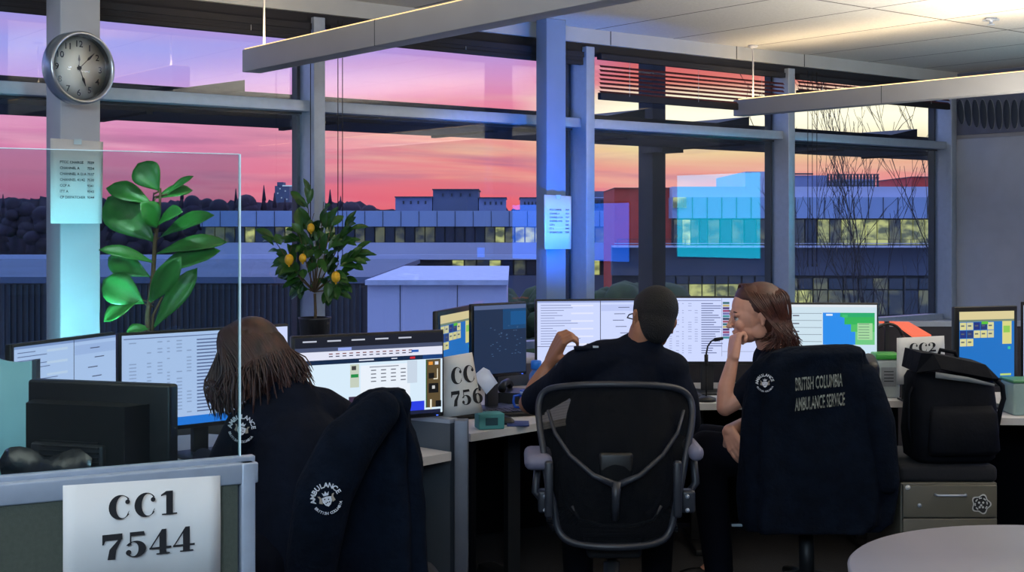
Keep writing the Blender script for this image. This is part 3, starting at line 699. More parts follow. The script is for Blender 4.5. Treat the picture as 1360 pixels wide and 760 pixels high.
b = MB(); m_st = mat('sticker_white', (190, 190, 190), .5)
pts = [(.036*(1+.14*math.cos(5*a))*math.cos(a), .036*(1+.14*math.cos(5*a))*math.sin(a), 0) for a in [k*2*PI/40 for k in range(40)]]
SM = flatM(.12, -.2695, .465); b.poly(pts, m_st, SM)
b.poly([(x*.86, y*.86, .0003) for x, y, z in pts], m_ink, SM)
for k in range(7):
    a = -.8+k*.75; v, f = ring(0, 0, .026, .026, 0, 0, .021, .021, math.degrees(a), math.degrees(a)+28, 6); b.add([(x, y, .0006) for x, y, z in v], f, m_st, SM)
for q in ((-.008, .006), (.008, .006), (0, -.004), (-.006, -.012), (.007, -.012)): v, f = disc(q[0], q[1], .0045); b.add([(x, y, .0006) for x, y, z in v], f, m_st, SM)
b.build('emblem_sticker', t)
b = MB(); b.box((0, 0, .578), (.388, .5, .066), mat('black_seat_pad', (20, 22, 30), .9, bump=.2), bev=.02); b.build('seat_cushion', t)
# backpack
m_bag = mat('black_nylon', (9, 12, 20), .8, var=.25, bump=.5, bscale=18, spec=.15)
p = PZ(1276, 5.28, .611)
t = thing('backpack', 'black backpack standing on the cushion of the grey drawer unit', 'backpack', (p.x, p.y+.16, .612), .08)
def sl(z, x0, x1, y0, y1, n=28, e=.5):
    r = []
    for k in range(n):
        a = 2*PI*k/n; c_, s_ = math.cos(a), math.sin(a)
        r.append(((x0+x1)/2+(x1-x0)/2*math.copysign(abs(c_)**e, c_)+.004*math.sin(5*a+z*30), (y0+y1)/2+(y1-y0)/2*math.copysign(abs(s_)**e, s_), z))
    return r
b = MB(); b.loft([sl(.0, -.14, .15, -.1, .1), sl(.02, -.165, .175, -.12, .12), sl(.12, -.17, .18, -.13, .12), sl(.25, -.165, .175, -.12, .11), sl(.33, -.16, .165, -.1, .1), sl(.355, -.15, .15, -.07, .08)], m_bag); b.build('main_compartment', t)
b = MB(); b.loft([sl(.04, -.12, .14, -.155, -.1), sl(.06, -.13, .15, -.17, -.1), sl(.2, -.125, .145, -.165, -.1), sl(.23, -.11, .13, -.13, -.1)], m_bag); b.build('front_pocket', t)
b = MB(); b.add([(-.165, -.1, .36), (-.15, -.11, .435), (-.1, -.1, .43), (.11, -.1, .385), (.165, -.1, .33), (.13, -.12, .335), (-.08, -.13, .375), (-.165, .05, .37), (-.15, .06, .44), (.12, .06, .39), (.17, .05, .34)],
  [(0, 6, 2, 1), (6, 5, 3, 2), (5, 4, 3), (1, 2, 3, 9, 8), (3, 4, 10, 9), (0, 1, 8, 7)], m_bag); b.build('top_flap', t, solid=.012)
b = MB(); b.loft([[(-.11, -.15, .345), (-.11, -.152, .368)], [(.02, -.15, .328), (.02, -.152, .347)], [(.13, -.142, .308), (.13, -.144, .318)]], mat('pale_trim_webbing', (120, 125, 130), .7), closed=False); b.build('pale_lining_strip', t, solid=.003)
b = MB(); b.tube([(.17, -.05, .33), (.2, -.06, .3), (.205, -.06, .25), (.19, -.06, .2), (.18, -.05, .12)], .01, m_bag); b.build('shoulder_strap', t)
b = MB(); b.tube([(-.165, -.06, .3), (-.185, -.07, .27), (-.187, -.07, .15), (-.172, -.06, .08)], .006, m_bag); b.build('side_strap', t)
b = MB(); b.tube([(-.04, .0, .41), (-.03, .0, .44), (.03, .0, .43), (.04, .0, .4)], .008, m_bag); b.build('carry_handle', t)
# dark red shoe on the floor
t = thing('shoe', 'dark red shoe on the dark floor left of the drawer unit', 'shoe', PZ(1166, 6.9, 0), .5)
b = MB(); mr = mat('dark_red_leather', (110, 30, 45), .5)
b.loft([[(x, y*w_, z) for y, z in ((-1, .02), (-.95, hh*.6+.02), (-.5, hh+.02), (.5, hh+.02), (.95, hh*.6+.02), (1, .02))] for x, w_, hh in ((-.13, .03, .07), (-.1, .037, .085), (-.03, .036, .08), (.04, .042, .05), (.1, .04, .035), (.135, .02, .02))], mr); b.build('upper', t)
b = MB(); b.box((0, 0, .01), (.28, .075, .02), m_paper, bev=.008); b.build('sole', t)

# ============================================================ CLOCK AND NOTICES ON PILLARS
cc = P(108, 90, 5.1)
t = thing('wall_clock', 'round silver wall clock with a pale dial on the left pillar', 'clock', cc, math.radians(50))
m_sil = mat('brushed_silver', (170, 178, 188), .28, .85, var=.04, vscale=60)
R_ = .137; CM = Matrix.Rotation(PI/2, 4, 'X')
b = MB(); b.lathe([(R_*.96, -.055), (R_, -.045), (R_, .012), (R_-.004, .018), (R_-.012, .018), (R_-.016, .010), (R_-.018, -.02), (.001, -.022)], m_sil, M=CM, seg=64); b.build('rim', t)
b = MB(); b.lathe([(R_-.018, -.018), (.001, -.0179)], mat('dial_paper', (235, 235, 222), .5, var=.02), M=CM, seg=48); dial = b.build('dial', t)
b = MB(); b.loft([[(q*math.cos(2*PI*k/48), q*math.sin(2*PI*k/48), z_) for k in range(48)] for q, z_ in ((R_-.0185, -.017), (R_-.0165, .008))], m_blk2, CM, cap=False); b.build('inner_ring', t)
b = MB()
for k in range(1, 13):
    a = PI/2-k*PI/6; vs, fs = text_geo(str(k), .034, 'CENTER', .012); r = .092
    b.add([(v.x*1.05+r*math.cos(a), v.y-.012+r*math.sin(a), -.0165) for v in vs], fs, m_ink, CM)
b.build('numerals', dial)
def hand(ang, ln, w, m, name, z):
    b = MB(); a = math.radians(90-ang); d = Vector((math.cos(a), math.sin(a), 0)); n = Vector((-d.y, d.x, 0))
    pts = [-d*.012-n*w*.5, d*ln*.5-n*w*.5, d*ln*.62-n*w*1.9, d*ln-n*w*.3, d*ln+n*w*.3, d*ln*.62+n*w*1.9, d*ln*.5+n*w*.5, -d*.012+n*w*.5]
    b.prism([(q.x, q.y) for q in pts], z, z+.001, m, CM); b.build(name, t)
hand(158, .072, .003, m_ink, 'hour_hand', -.013); hand(46, .088, .0025, m_ink, 'minute_hand', -.011); hand(0, .05, .0025, mat('grey_hand', (120, 120, 120)), 'alarm_hand', -.015)
b = MB(); b.lathe([(.007, -.018), (.007, -.008)], m_ink, M=CM, seg=14); b.build('hub', t)
b = MB(); b.lathe([(R_-.014, .009), (.001, .0092)], glassmat('clock_glass', .06), M=CM, seg=48); b.build('cover_glass', t)

def notice(px0, px1, py0, py1, Y, label, full):
    c = P((px0+px1)/2, (py0+py1)/2, Y); w = (px1-px0)*Y/F/.985 if full else (px1-px0)*Y/F/.79; h_ = (py1-py0)*Y/F
    t = thing('notice_sheet', label, 'notice', c, TH)
    b = MB(); g = []
    for i in range(11):
        f = i/10; x = -w/2+w*f; cur = .02*max(0, f-.8)**2*25 if full else 0
        g.append([(x, -.004-.004*math.sin(f*4)+cur-.0, -h_/2), (x, -.003+cur*.6, 0), (x, -.002+cur*.3, h_/2-.006*f)])
    b.loft(g, m_paper, closed=False); b.build('sheet', t, solid=.0005)
    L_ = [('PTCC CHARGE', '7529'), ('CHANNEL A', '7554'), ('CHANNEL A D/A', '7537'), ('CHANNEL 41/42', '7530'), ('CCP A', '9341'), ('ITT A', '9343'), ('CP DISPATCHER', '9344')]
    b = MB(); sz = h_*.042
    for k, (l, r) in enumerate(L_):
        z = h_*(.21-k*.069)
        for s_, x, al in ((l, -w*.34, 'LEFT'), (r, w*.38 if not full else w*.3, 'RIGHT')):
            vs, fs = text_geo(s_, sz, al, .02); b.add([(v.x+x, -.0105, v.y+z) for v in vs], fs, m_ink)
    b.build('printed_lines', t)
    b = MB(); b.box((0, -.006, h_/2-.01), (.03, .002, .02), mat('clear_tape', (180, 185, 190), .3)); b.build('tape', t)
notice(67, 138, 185, 297, 5.16, 'white phone list sheet taped to the left pillar under the clock', True)
notice(722, 759, 259, 331, 7.12, 'grey phone list sheet taped to the blue lit middle pillar', False)

# ============================================================ PLANTS
m_leaf = mat('fig_leaf', (48, 120, 52), .4, var=.2, vscale=20, bump=.15, bscale=50)
m_lem = mat('lemon_leaf', (42, 84, 30), .4, var=.35, vscale=14)
m_stem = mat('brown_stem', (88, 70, 48), .8, bump=.3)
def leafgeo(b, base, tip, w, up, m, curl=.12, shape=1.0, n=9):
    base = Vector(base); tip = Vector(tip); d = tip-base; L_ = d.length; dn = d.normalized(); s_ = dn.cross(up)
    if s_.length < .01: s_ = dn.cross(Vector((1, 0, .2)))
    s_.normalize(); nn = s_.cross(dn).normalized(); rows = []
    for i in range(n+1):
        f = i/n; ww = w*.5*(math.sin(PI*min(1, f**shape))**.75)*(1 if f < .97 else .3)+.0006
        c_ = base+d*f+nn*(curl*L_*math.sin(PI*f)*.6)
        rows.append([c_+s_*ww*k+nn*(abs(k)*ww*.35+.03*ww*math.sin(f*22)*abs(k)) for k in (-1, -.5, 0, .5, 1)])
    b.loft(rows, m, closed=False)
# fiddle leaf fig
base = PZ(196, 5.0, DZ)
t = thing('potted_fig', 'tall fiddle leaf fig with big leaves between the clock pillar and the mullion', 'potted plant', base)
b = MB(); b.lathe([(.085, 0), (.11, .2), (.115, .21), (.1, .21), (.095, .17), (.001, .17)], mat('grey_pot', (60, 62, 68), .6), seg=32); b.build('pot', t)
b = MB(); b.tube([base+Vector((0, 0, .17)), P(196, 420, 5.0), P(203, 370, 5.0), P(206, 320, 5.0), P(212, 280, 5.0), P(213, 250, 5.0)], [.01, .01, .009, .008, .006, .004], m_stem); b.tube([base+Vector((.01, 0, .17)), P(203, 420, 5.0), P(215, 395, 5.0)], [.008, .006, .004], m_stem); b.build('stem', t, world=True)
fig = [((212, 254), (183, 217), 34, 0, 1), ((222, 258), (257, 234), 10, .03, 0), ((206, 264), (256, 253), 20, .05, 0), ((203, 272), (141, 250), 28, -.02, 0), ((206, 322), (143, 262), 50, .04, 1), ((210, 304), (186, 270), 30, -.08, 0), ((207, 302), (243, 282), 26, -.1, 0),
       ((212, 316), (285, 286), 24, -.06, 0), ((206, 338), (302, 322), 24, .08, 0), ((206, 350), (131, 332), 18, -.1, 0), ((200, 368), (144, 342), 30, .05, 1), ((199, 368), (293, 333), 30, .06, 0), ((197, 404), (241, 341), 26, -.08, 1), ((203, 437), (262, 356), 24, .03, 1), ((192, 404), (137, 372), 38, .0, 1), ((186, 398), (138, 428), 22, -.06, 0), ((200, 436), (168, 441), 14, -.05, 0)]
for (bs_, tp, wd, dy, up) in fig:
    b = MB(); q0 = P(bs_[0], bs_[1], 5.0); q1 = P(tp[0], tp[1], 5.0+dy)
    upv = Vector((.0, -.75, .65)) if up == 0 else Vector((.2, -1, .15))
    leafgeo(b, q0, q1, wd*5.0/F*1.15, upv, m_leaf, .1, 1.45); b.tube([P(204, bs_[1]+4, 5.0), q0], .003, m_stem, seg=5); b.build('leaf', t, world=True, solid=.001)
# lemon tree
base = PZ(418, 6.22, SILL)
t = thing('potted_lemon_tree', 'small lemon tree in a dark pot on the window sill', 'potted plant', base)
b = MB(); b.lathe([(.055, 0), (.072, .24), (.077, .25), (.066, .25), (.062, .2), (.001, .2)], mat('black_pot', (22, 22, 26), .5), seg=28); b.build('pot', t)
Y = 6.22; b = MB(); b.tube([base+Vector((0, 0, .2)), P(419, 415, Y), P(418, 390, Y)], [.008, .007, .006], m_stem)
ends = []
for (ex, ey, dy) in ((365, 320, .05), (395, 300, -.05), (430, 268, 0), (462, 300, .05), (478, 335, -.04), (450, 350, -.08), (385, 350, -.06), (420, 310, .08), (408, 262, .05), (440, 300, -.1), (395, 370, .04), (452, 375, .02)):
    e = P(ex, ey, Y+dy); m1 = P((418+ex)/2, (388+ey)/2+4, Y+dy*.4); b.tube([P(418, 388, Y), m1, e], [.004, .003, .0015], m_stem, seg=6); ends += [(m1, e)]
b.build('trunk_and_twigs', t, world=True)
rl = random.Random(11); k = 0; extra = MB()
while k < 190:
    m1, e = ends[k % len(ends)]; q = m1.lerp(e, -.1+1.1*rl.random())+Vector((rl.uniform(-.02, .02), rl.uniform(-.03, .03), rl.uniform(-.02, .02)))
    dr = Vector((q.x-P(420, 350, Y).x+rl.uniform(-.1, .1), rl.uniform(-.12, .1), (q.z-P(420, 350, Y).z)*.6+rl.uniform(-.1, .12))).normalized()
    b = MB() if k < 92 else extra; leafgeo(b, q, q+dr*rl.uniform(.055, .1), rl.uniform(.028, .042), Vector((rl.uniform(-.3, .3), -.7, .7)), m_lem, .12, 1, 6)
    if k < 92: b.build('leaf', t, world=True)
    k += 1
o = extra.build('small_leaves', t, world=True); o['kind'] = 'stuff'
m_lemon = mat('lemon_skin', (230, 175, 30), .45, bump=.3, bscale=180)
for i, (x, y, dy) in enumerate(((384, 345, -.1), (446, 368, -.12), (402, 343, -.1), (413, 303, -.12))):
    c = P(x, y, Y+dy); b = MB(); r = .021 if i < 2 else .017; b.ell(c, (r, r, r*1.25), m_lemon); b.ell(c-Vector((0, 0, r*1.2)), (.005, .005, .008), m_lemon, seg=8, rg=6); b.tube([c+Vector((0, 0, r)), c+Vector((.005, .06, r+.05))], .0015, m_stem, seg=5); b.build('lemon', t, world=True)

# ============================================================ CHAIRS
m_mesh = None
def meshmat():
    m = bpy.data.materials.new('woven_chair_mesh'); m.use_nodes = True; nt = m.node_tree; N = nt.nodes; L = nt.links
    bsdf = N['Principled BSDF']; bsdf.inputs['Base Color'].default_value = lin((9, 12, 18)); bsdf.inputs['Roughness'].default_value = .8; bsdf.inputs['Specular IOR Level'].default_value = .15
    tr = N.new('ShaderNodeBsdfTransparent'); mx = N.new('ShaderNodeMixShader'); tc = N.new('ShaderNodeTexCoord')
    w = N.new('ShaderNodeTexWave'); w.inputs['Scale'].default_value = 90; w.bands_direction = 'Z'; L.new(tc.outputs['Object'], w.inputs['Vector'])
    r = N.new('ShaderNodeMapRange'); r.inputs['To Min'].default_value = .65; r.inputs['To Max'].default_value = .95; L.new(w.outputs['Fac'], r.inputs['Value'])
    L.new(r.outputs[0], mx.inputs['Fac']); L.new(tr.outputs[0], mx.inputs[1]); L.new(bsdf.outputs[0], mx.inputs[2]); L.new(mx.outputs[0], N['Material Output'].inputs['Surface'])
    return m
m_mesh = meshmat()
def chair_base(t, seatz):
    b = MB(); b.lathe([(.03, .1), (.03, seatz-.16), (.018, seatz-.16), (.018, seatz-.06)], m_blk2); b.build('gas_lift', t)
    b = MB()
    for k in range(5):
        a = k*2*PI/5+.3; b.tube([(.02*math.cos(a), .02*math.sin(a), .12), (.3*math.cos(a), .3*math.sin(a), .075)], [.03, .018], m_blk2)
    b.ell((0, 0, .12), (.045, .045, .035), m_blk2); b.build('star_base', t)
    for k in range(5):
        a = k*2*PI/5+.3; b = MB(); x, y = .3*math.cos(a), .3*math.sin(a)
        b.lathe([(.028, -.012), (.03, -.008), (.03, .008), (.028, .012)], m_blk, M=Matrix.Translation((x, y, .031)) @ Matrix.Rotation(a, 4, 'Z') @ Matrix.Rotation(PI/2, 4, 'X')); b.tube([(x, y, .04), (x, y, .08)], .008, m_blk2); b.build('caster', t)
# mesh chair of the man.  local: x right, y away from camera, back at y=0
cY = 4.72; o_ = PZ(820, cY, 0)
t = thing('mesh_office_chair', 'black mesh backed office chair carrying the man with the raised hand', 'chair', (o_.x, cY+.28, 0))
def Lc(px, py, Y=cY): p = P(px, py, Y); return p
out = [(735, 668), (727, 640), (722, 600), (716, 560), (716, 535), (724, 520), (745, 514), (785, 511), (835, 511), (880, 513), (906, 519), (918, 534), (919, 560), (912, 600), (905, 640), (898, 668), (890, 705), (870, 722), (818, 727), (764, 722), (742, 705)]
def curveY(px, py):   # back shell is concave from behind: edges come towards the desk
    return cY+.10*((px-818)/100)**2-.05*math.sin(max(0, min(1, (py-511)/216))*PI)+.10*(1-(py-511)/216)-.0
m_frm = mat('graphite_frame', (40, 44, 54), .42, var=.08)
b = MB(); fr = [P(x, y, curveY(x, y)) for x, y in out]
def smooth_loop(pts, n=4):
    N_ = len(pts); r = []
    for i in range(N_):
        p0, p1, p2, p3 = pts[i-1], pts[i], pts[(i+1) % N_], pts[(i+2) % N_]
        for k in range(n):
            f = k/n; r.append(.5*((2*p1)+(p2-p0)*f+(2*p0-5*p1+4*p2-p3)*f*f+(3*p1-p0-3*p2+p3)*f**3))
    return r
b.tube(smooth_loop(fr), .0125, m_frm, seg=10, closed=True); b.build('back_frame', t, world=True)
b = MB(); rows = []
for j in range(15):
    py = 516+j*(722-516)/14
    # width at py
    xs = []
    for i in range(len(out)):
        (x1, y1), (x2, y2) = out[i], out[(i+1) % len(out)]
        if (y1-py)*(y2-py) <= 0 and y1 != y2: xs.append(x1+(x2-x1)*(py-y1)/(y2-y1))
    xl, xr_ = min(xs), max(xs); rows.append([P(xl+(xr_-xl)*k/14, py, curveY(xl+(xr_-xl)*k/14, py)+.004) for k in range(15)])
b.loft(rows, m_mesh, closed=False); b.build('mesh_back', t, world=True)
b = MB()
for pts in ([(908, 545), (900, 575), (880, 605), (850, 632), (820, 645)], [(728, 545), (737, 575), (757, 605), (788, 632), (818, 645)]):
    b.tube([P(x, y, curveY(x, y)-.02) for x, y in pts], [.006, .007, .008, .01, .014], m_frm, seg=8)
b.tube([P(819, 640, cY-.03), P(818, 665, cY-.03), P(817, 690, cY-.01)], [.018, .014, .013], m_frm); b.build('back_support', t, world=True)
b = MB(); b.box(P(818, 620, cY+.02), (.12, .03, .1), m_blk, bev=.012); b.build('lumbar_pad', t, world=True)
b = MB(); b.tube([P(x, y, cY+.03) for x, y in ((760, 672), (770, 690), (800, 698), (840, 698), (868, 690), (878, 672))], .006, m_frm); b.build('lower_crossbar', t, world=True)
for sg, x0 in ((-1, 733), (1, 896)):
    b = MB(); b.box(P(x0+sg*4, 650, cY+.03), (.03, .03, .2), m_frm, bev=.01); b.build('side_upright', t, world=True)
seatz = .47
b = MB(); b.loft([[(x*w_, y, seatz-.0+(-.02 if abs(x) < .9 else 0)+zz) for x in (-1, -.9, -.5, 0, .5, .9, 1)] for y, w_, zz in ((-.2, .22, 0), (0, .24, -.01), (.2, .24, 0), (.26, .22, -.03))], m_mesh, closed=False); b.build('seat', t, solid=.012)
b = MB(); b.box((0, .0, seatz-.08), (.2, .3, .07), m_blk2, bev=.02); b.build('tilt_mechanism', t)
for (px, py, wd, ht, px2) in ((715, 612, .1, .07, 722), (923, 600, .052, .075, 915)):
    sg = -1 if px < 800 else 1
    b = MB(); c = P(px, py, cY+.1); b.box((c.x, c.y+.06, c.z), (wd, .24, .055), mat('grey_arm_pad', (112, 112, 135), .6), bev=.025); b.build('arm_pad', t, world=True)
    b = MB(); b.tube([(c.x, c.y+.05, c.z-.02), (c.x+sg*.01, c.y+.05, c.z-.12), (c.x-sg*.03, c.y+.04, c.z-.17), P(px2, 660, cY+.12)], .014, m_frm)
    b.box(P(px2-sg*2, 665, cY+.1), (.05, .06, .08), m_frm, bev=.01); b.build('arm_post', t, world=True)
    b = MB()
    for yy in (660, 678): b.ell(P(px2-sg*2, yy, cY+.06), .008, m_alu, seg=10, rg=8)
    b.build('arm_bolt', t, world=True)
chair_base(t, seatz)
def padded_chair(x, y, rz, label, backtop, armz=.66, bw=.4, arms=True):
    t = thing('office_chair', label, 'chair', (x, y, 0), rz)      # faces local +y
    b = MB(); b.box((0, 0, .45), (.48, .46, .08), m_blk, bev=.035); b.build('seat', t)
    b = MB(); b.box((0, -.25, (.55+backtop)/2), (bw, .06, backtop-.55), m_blk, bev=.028); b.build('backrest', t)
    b = MB(); b.tube([(0, -.12, .4), (0, -.27, .42), (0, -.29, .6)], .02, m_blk2); b.build('back_bracket', t)
    for s_ in ((-1, 1) if arms else ()):
        b = MB(); b.box((s_*.27, .02, armz), (.075, .25, .035), mat('black_arm_pad', (30, 32, 42), .5), bev=.015); b.build('arm_pad', t)
        b = MB(); b.tube([(s_*.27, .02, armz-.01), (s_*.27, .02, .5), (s_*.2, .02, .41)], .015, m_blk2); b.build('arm_post', t)
    chair_base(t, .46); return t
# jackets
def drape(name, levels, label, amp=.008, folds=7, Yc=0, seed=0, mtl=None):
    t = thing(name, label, 'jacket', PZ((levels[0][1]+levels[0][2])/2, Yc, P(0, levels[-1][0], Yc).z))
    b = MB(); rings = []; n = 72
    import itertools
    # resample levels
    L2 = []
    for i in range(len(levels)-1):
        for k in range(4):
            f = k/4; L2.append([levels[i][q]+(levels[i+1][q]-levels[i][q])*f for q in range(5)])
    L2.append(list(levels[-1]))
    for li, (py, xl, xr_, dy, th) in enumerate(L2):
        r = []; fz = li/len(L2)
        for k in range(n):
            a = 2*PI*k/n; c_, s_ = math.cos(a), math.sin(a); cc_ = math.copysign(abs(c_)**.62, c_); ss = math.copysign(abs(s_)**.7, s_)
            px = (xl+xr_)/2+(xr_-xl)/2*cc_
            wv = amp*fz*(math.sin(folds*a+seed+2*fz)+.6*math.sin(folds*1.7*a+3*seed+3.1*fz))+.5*amp*noise.noise(Vector((c_*3, s_*3, fz*6+seed)))*2
            r.append(P(px, py, Yc+dy)+Vector((0, th/2*ss, 0))+Vector((c_*wv, s_*wv-abs(0), 0)))
        rings.append(r)
    b.loft(rings, mtl or m_cloth); return t, b
padded_chair(-.425, 4.04, .25, 'black office chair of the bowed woman, covered by her dark jacket', 1.0, bw=.17, arms=False)
t, b = drape('jacket', [(516, 505, 530, 0, .05), (519, 488, 536, 0, .09), (530, 474, 541, 0, .12), (548, 462, 546, 0, .13), (575, 450, 549, 0, .14), (615, 432, 553, 0, .15), (660, 412, 558, 0, .16), (710, 398, 562, 0, .17), (800, 392, 568, 0, .18), (860, 396, 568, 0, .18)],
             'dark jacket with a sleeve badge hung over the left foreground chair', Yc=3.72, seed=1.3, amp=.02)
b.build('jacket_body', t, world=True)
b = MB(); b.limb([P(505, 545, 3.63), P(462, 590, 3.58), P(430, 655, 3.56), P(415, 740, 3.57), P(412, 830, 3.6)], [.055, .075, .078, .07, .06], m_cloth)
b.build('sleeve', t, world=True, voxel=.008, smooth_it=5)
def badge(parent, c, r, tilt, yaw, full=True, arc0=200, arc1=60):
    m_em = mat('embroidered_thread', (205, 208, 218), .8, var=.1, vscale=200); m_em2 = mat('gold_thread', (150, 140, 130), .8)
    M = Matrix.Translation(c) @ Matrix.Rotation(yaw, 4, 'Z') @ Matrix.Rotation(PI/2, 4, 'X') @ Matrix.Rotation(tilt, 4, 'Z')
    b = MB(); s_ = 'AMBULANCE'
    for i, ch in enumerate(s_):
        a = math.radians(178-i*(178-20)/(len(s_)-1)); vs, fs = text_geo(ch, r*.5, 'CENTER', .03)
        R2 = Matrix.Translation((r*.82*math.cos(a), r*.82*math.sin(a), 0)) @ Matrix.Rotation(a-PI/2, 4, 'Z'); b.add([R2 @ v for v in vs], fs, m_em, M)
    s_ = 'BRITISH COLUMBIA'
    for i, ch in enumerate(s_):
        if ch == ' ': continue
        a = math.radians(208+i*(334-208)/(len(s_)-1)); vs, fs = text_geo(ch, r*.27, 'CENTER', .03)
        R2 = Matrix.Translation((r*1.12*math.cos(a), r*1.12*math.sin(a), 0)) @ Matrix.Rotation(a+PI/2, 4, 'Z'); b.add([R2 @ v for v in vs], fs, m_em, M)
    sh_ = [(-.34, .12), (-.34, -.18), (-.2, -.42), (0, -.56), (.2, -.42), (.34, -.18), (.34, .12), (.0, .18)]
    b.poly([(x*r, y*r, 0) for x, y in sh_], m_em, M)
    for q in ((-.15, .0), (.12, -.05), (0, -.25), (.15, -.25), (-.12, -.3)): v, f = disc(q[0]*r, q[1]*r, .05*r); b.add([(x, y, .0004) for x, y, z in v], f, m_cloth, M)
    for sg in (-1, 1):      # supporters and crown shapes
        b.poly([(sg*.36*r, -.3*r, 0), (sg*.6*r, -.2*r, 0), (sg*.5*r, .1*r, 0), (sg*.62*r, .32*r, 0), (sg*.45*r, .28*r, 0), (sg*.36*r, .1*r, 0)], m_em2, M)
    b.poly([(-.18*r, .24*r, 0), (.18*r, .24*r, 0), (.26*r, .5*r, 0), (.1*r, .38*r, 0), (0, .58*r, 0), (-.1*r, .38*r, 0), (-.26*r, .5*r, 0)], m_em, M)
    return b.build('shoulder_badge', parent, world=True)
def shrink_to(o, target, off=.002, z='POS'):
    q = o.modifiers.new('w', 'SHRINKWRAP'); q.target = target; q.wrap_method = 'PROJECT'; q.use_project_x = False; q.use_project_y = True; q.use_project_z = False
    q.use_negative_direction = True; q.use_positive_direction = True; q.offset = off; q.project_limit = 0
badge(t, P(434, 663, 3.476), .036, math.radians(14), 0)

padded_chair(1.2, 5.52, 1.35, 'black office chair of the long haired woman, covered by a lettered jacket', 1.02, armz=.72)
t, b = drape('jacket', [(458, 1110, 1132, .02, .05), (461, 1050, 1142, .01, .09), (468, 1022, 1147, 0, .12), (482, 1006, 1150, 0, .14), (505, 995, 1158, 0, .15), (540, 988, 1168, 0, .16), (590, 985, 1180, 0, .17), (650, 985, 1187, 0, .18), (692, 987, 1180, 0, .18), (704, 990, 1165, 0, .17)],
             'dark jacket lettered BRITISH COLUMBIA AMBULANCE SERVICE draped over the right hand chair', Yc=5.28, seed=.4, amp=.017, folds=6)
b.build('jacket_body', t, world=True)
jy = 5.28-.105
badge(t, P(1016, 509, jy+.01), .031, 0, 0)
b = MB(); m_re = mat('worn_reflective_print', (120, 124, 118), .6, var=.9, vscale=55)
for s_, x0, x1, y0, y1, hh in (('BRITISH COLUMBIA', 1056, 1119, 519, 513, 22), ('AMBULANCE SERVICE', 1056, 1122, 546, 538, 22)):
    vs, fs = text_geo(s_, 1., 'LEFT', .015); mxx = max(v.x for v in vs)
    b.add([P(x0+(x1-x0)*v.x/mxx, y0+(y1-y0)*v.x/mxx-v.y*hh*1.1, jy) for v in vs], fs, m_re)
b.build('back_lettering', t, world=True)
b = MB(); b.limb([P(1150, 500, 5.25), P(1168, 560, 5.22), P(1178, 640, 5.22)], [.05, .06, .05], m_cloth); b.build('sleeve', t, world=True, voxel=.01, smooth_it=4)
b = MB()
for x0, x1 in ((972, 1001), (1048, 1094)): b.tube([P(x0, 698, 5.3), P(x1, 698, 5.3)], .006, mat('pale_piping', (130, 150, 165), .4))
o = b.build('foot_rail'); tag(o, 'thin pale metal bar low behind the lettered jacket', 'rail')

# ============================================================ PEOPLE
m_skin = mat('fair_skin', (205, 150, 128), .5, var=.06, vscale=30, bump=.03)
m_skin2 = mat('tan_skin', (150, 100, 74), .5, var=.08, vscale=30, bump=.03)
m_hairb = mat('auburn_hair', (58, 31, 27), .5, var=.7, vscale=30, stretch=(1, 1, .2), spec=.6)
m_hairr = mat('chestnut_hair', (72, 36, 26), .45, var=.4, vscale=30, spec=.6)
m_hairk = mat('black_hair', (14, 13, 16), .8, var=.2, bump=.6, bscale=250)
def headframe(c, face, up):
    f = Vector(face).normalized(); u = Vector(up); l = u.cross(f).normalized(); u = f.cross(l).normalized()
    M = Matrix(((f.x, l.x, u.x, c[0]), (f.y, l.y, u.y, c[1]), (f.z, l.z, u.z, c[2]), (0, 0, 0, 1))); return M
def head(b, M, m, s=1.):
    R = M.to_3x3()
    def e(c, r): b.ell(M @ (Vector(c)*s), tuple(q*s for q in r), m, R=R, seg=22, rg=16)
    e((-.012, 0, .03), (.098, .077, .088)); e((.022, 0, .0), (.07, .068, .085)); e((.03, 0, -.05), (.055, .056, .06))
    e((.058, 0, -.092), (.024, .026, .02)); e((.0, .048, -.06), (.035, .016, .035)); e((.0, -.048, -.06), (.035, .016, .035)); e((.035, 0, -.085), (.04, .04, .022))
    e((.078, .03, .012), (.014, .024, .01)); e((.078, -.03, .012), (.014, .024, .01)); e((.083, 0, .02), (.012, .02, .014))
    for k in range(7):
        f = k/6; e((.088+.02*f, 0, .006-.04*f), (.007+.004*f, .006+.004*f, .009))
    e((.1, .011, -.036), (.008, .007, .006)); e((.1, -.011, -.036), (.008, .007, .006))
    e((.086, 0, -.058), (.011, .022, .006)); e((.083, 0, -.069), (.011, .019, .007)); e((.07, .035, -.03), (.02, .02, .022)); e((.07, -.035, -.03), (.02, .02, .022))
    for sg in (-1, 1):
        e((-.012, sg*.078, -.012), (.012, .007, .028)); e((-.02, sg*.084, .0), (.012, .006, .02)); e((-.01, sg*.08, -.034), (.008, .006, .01))
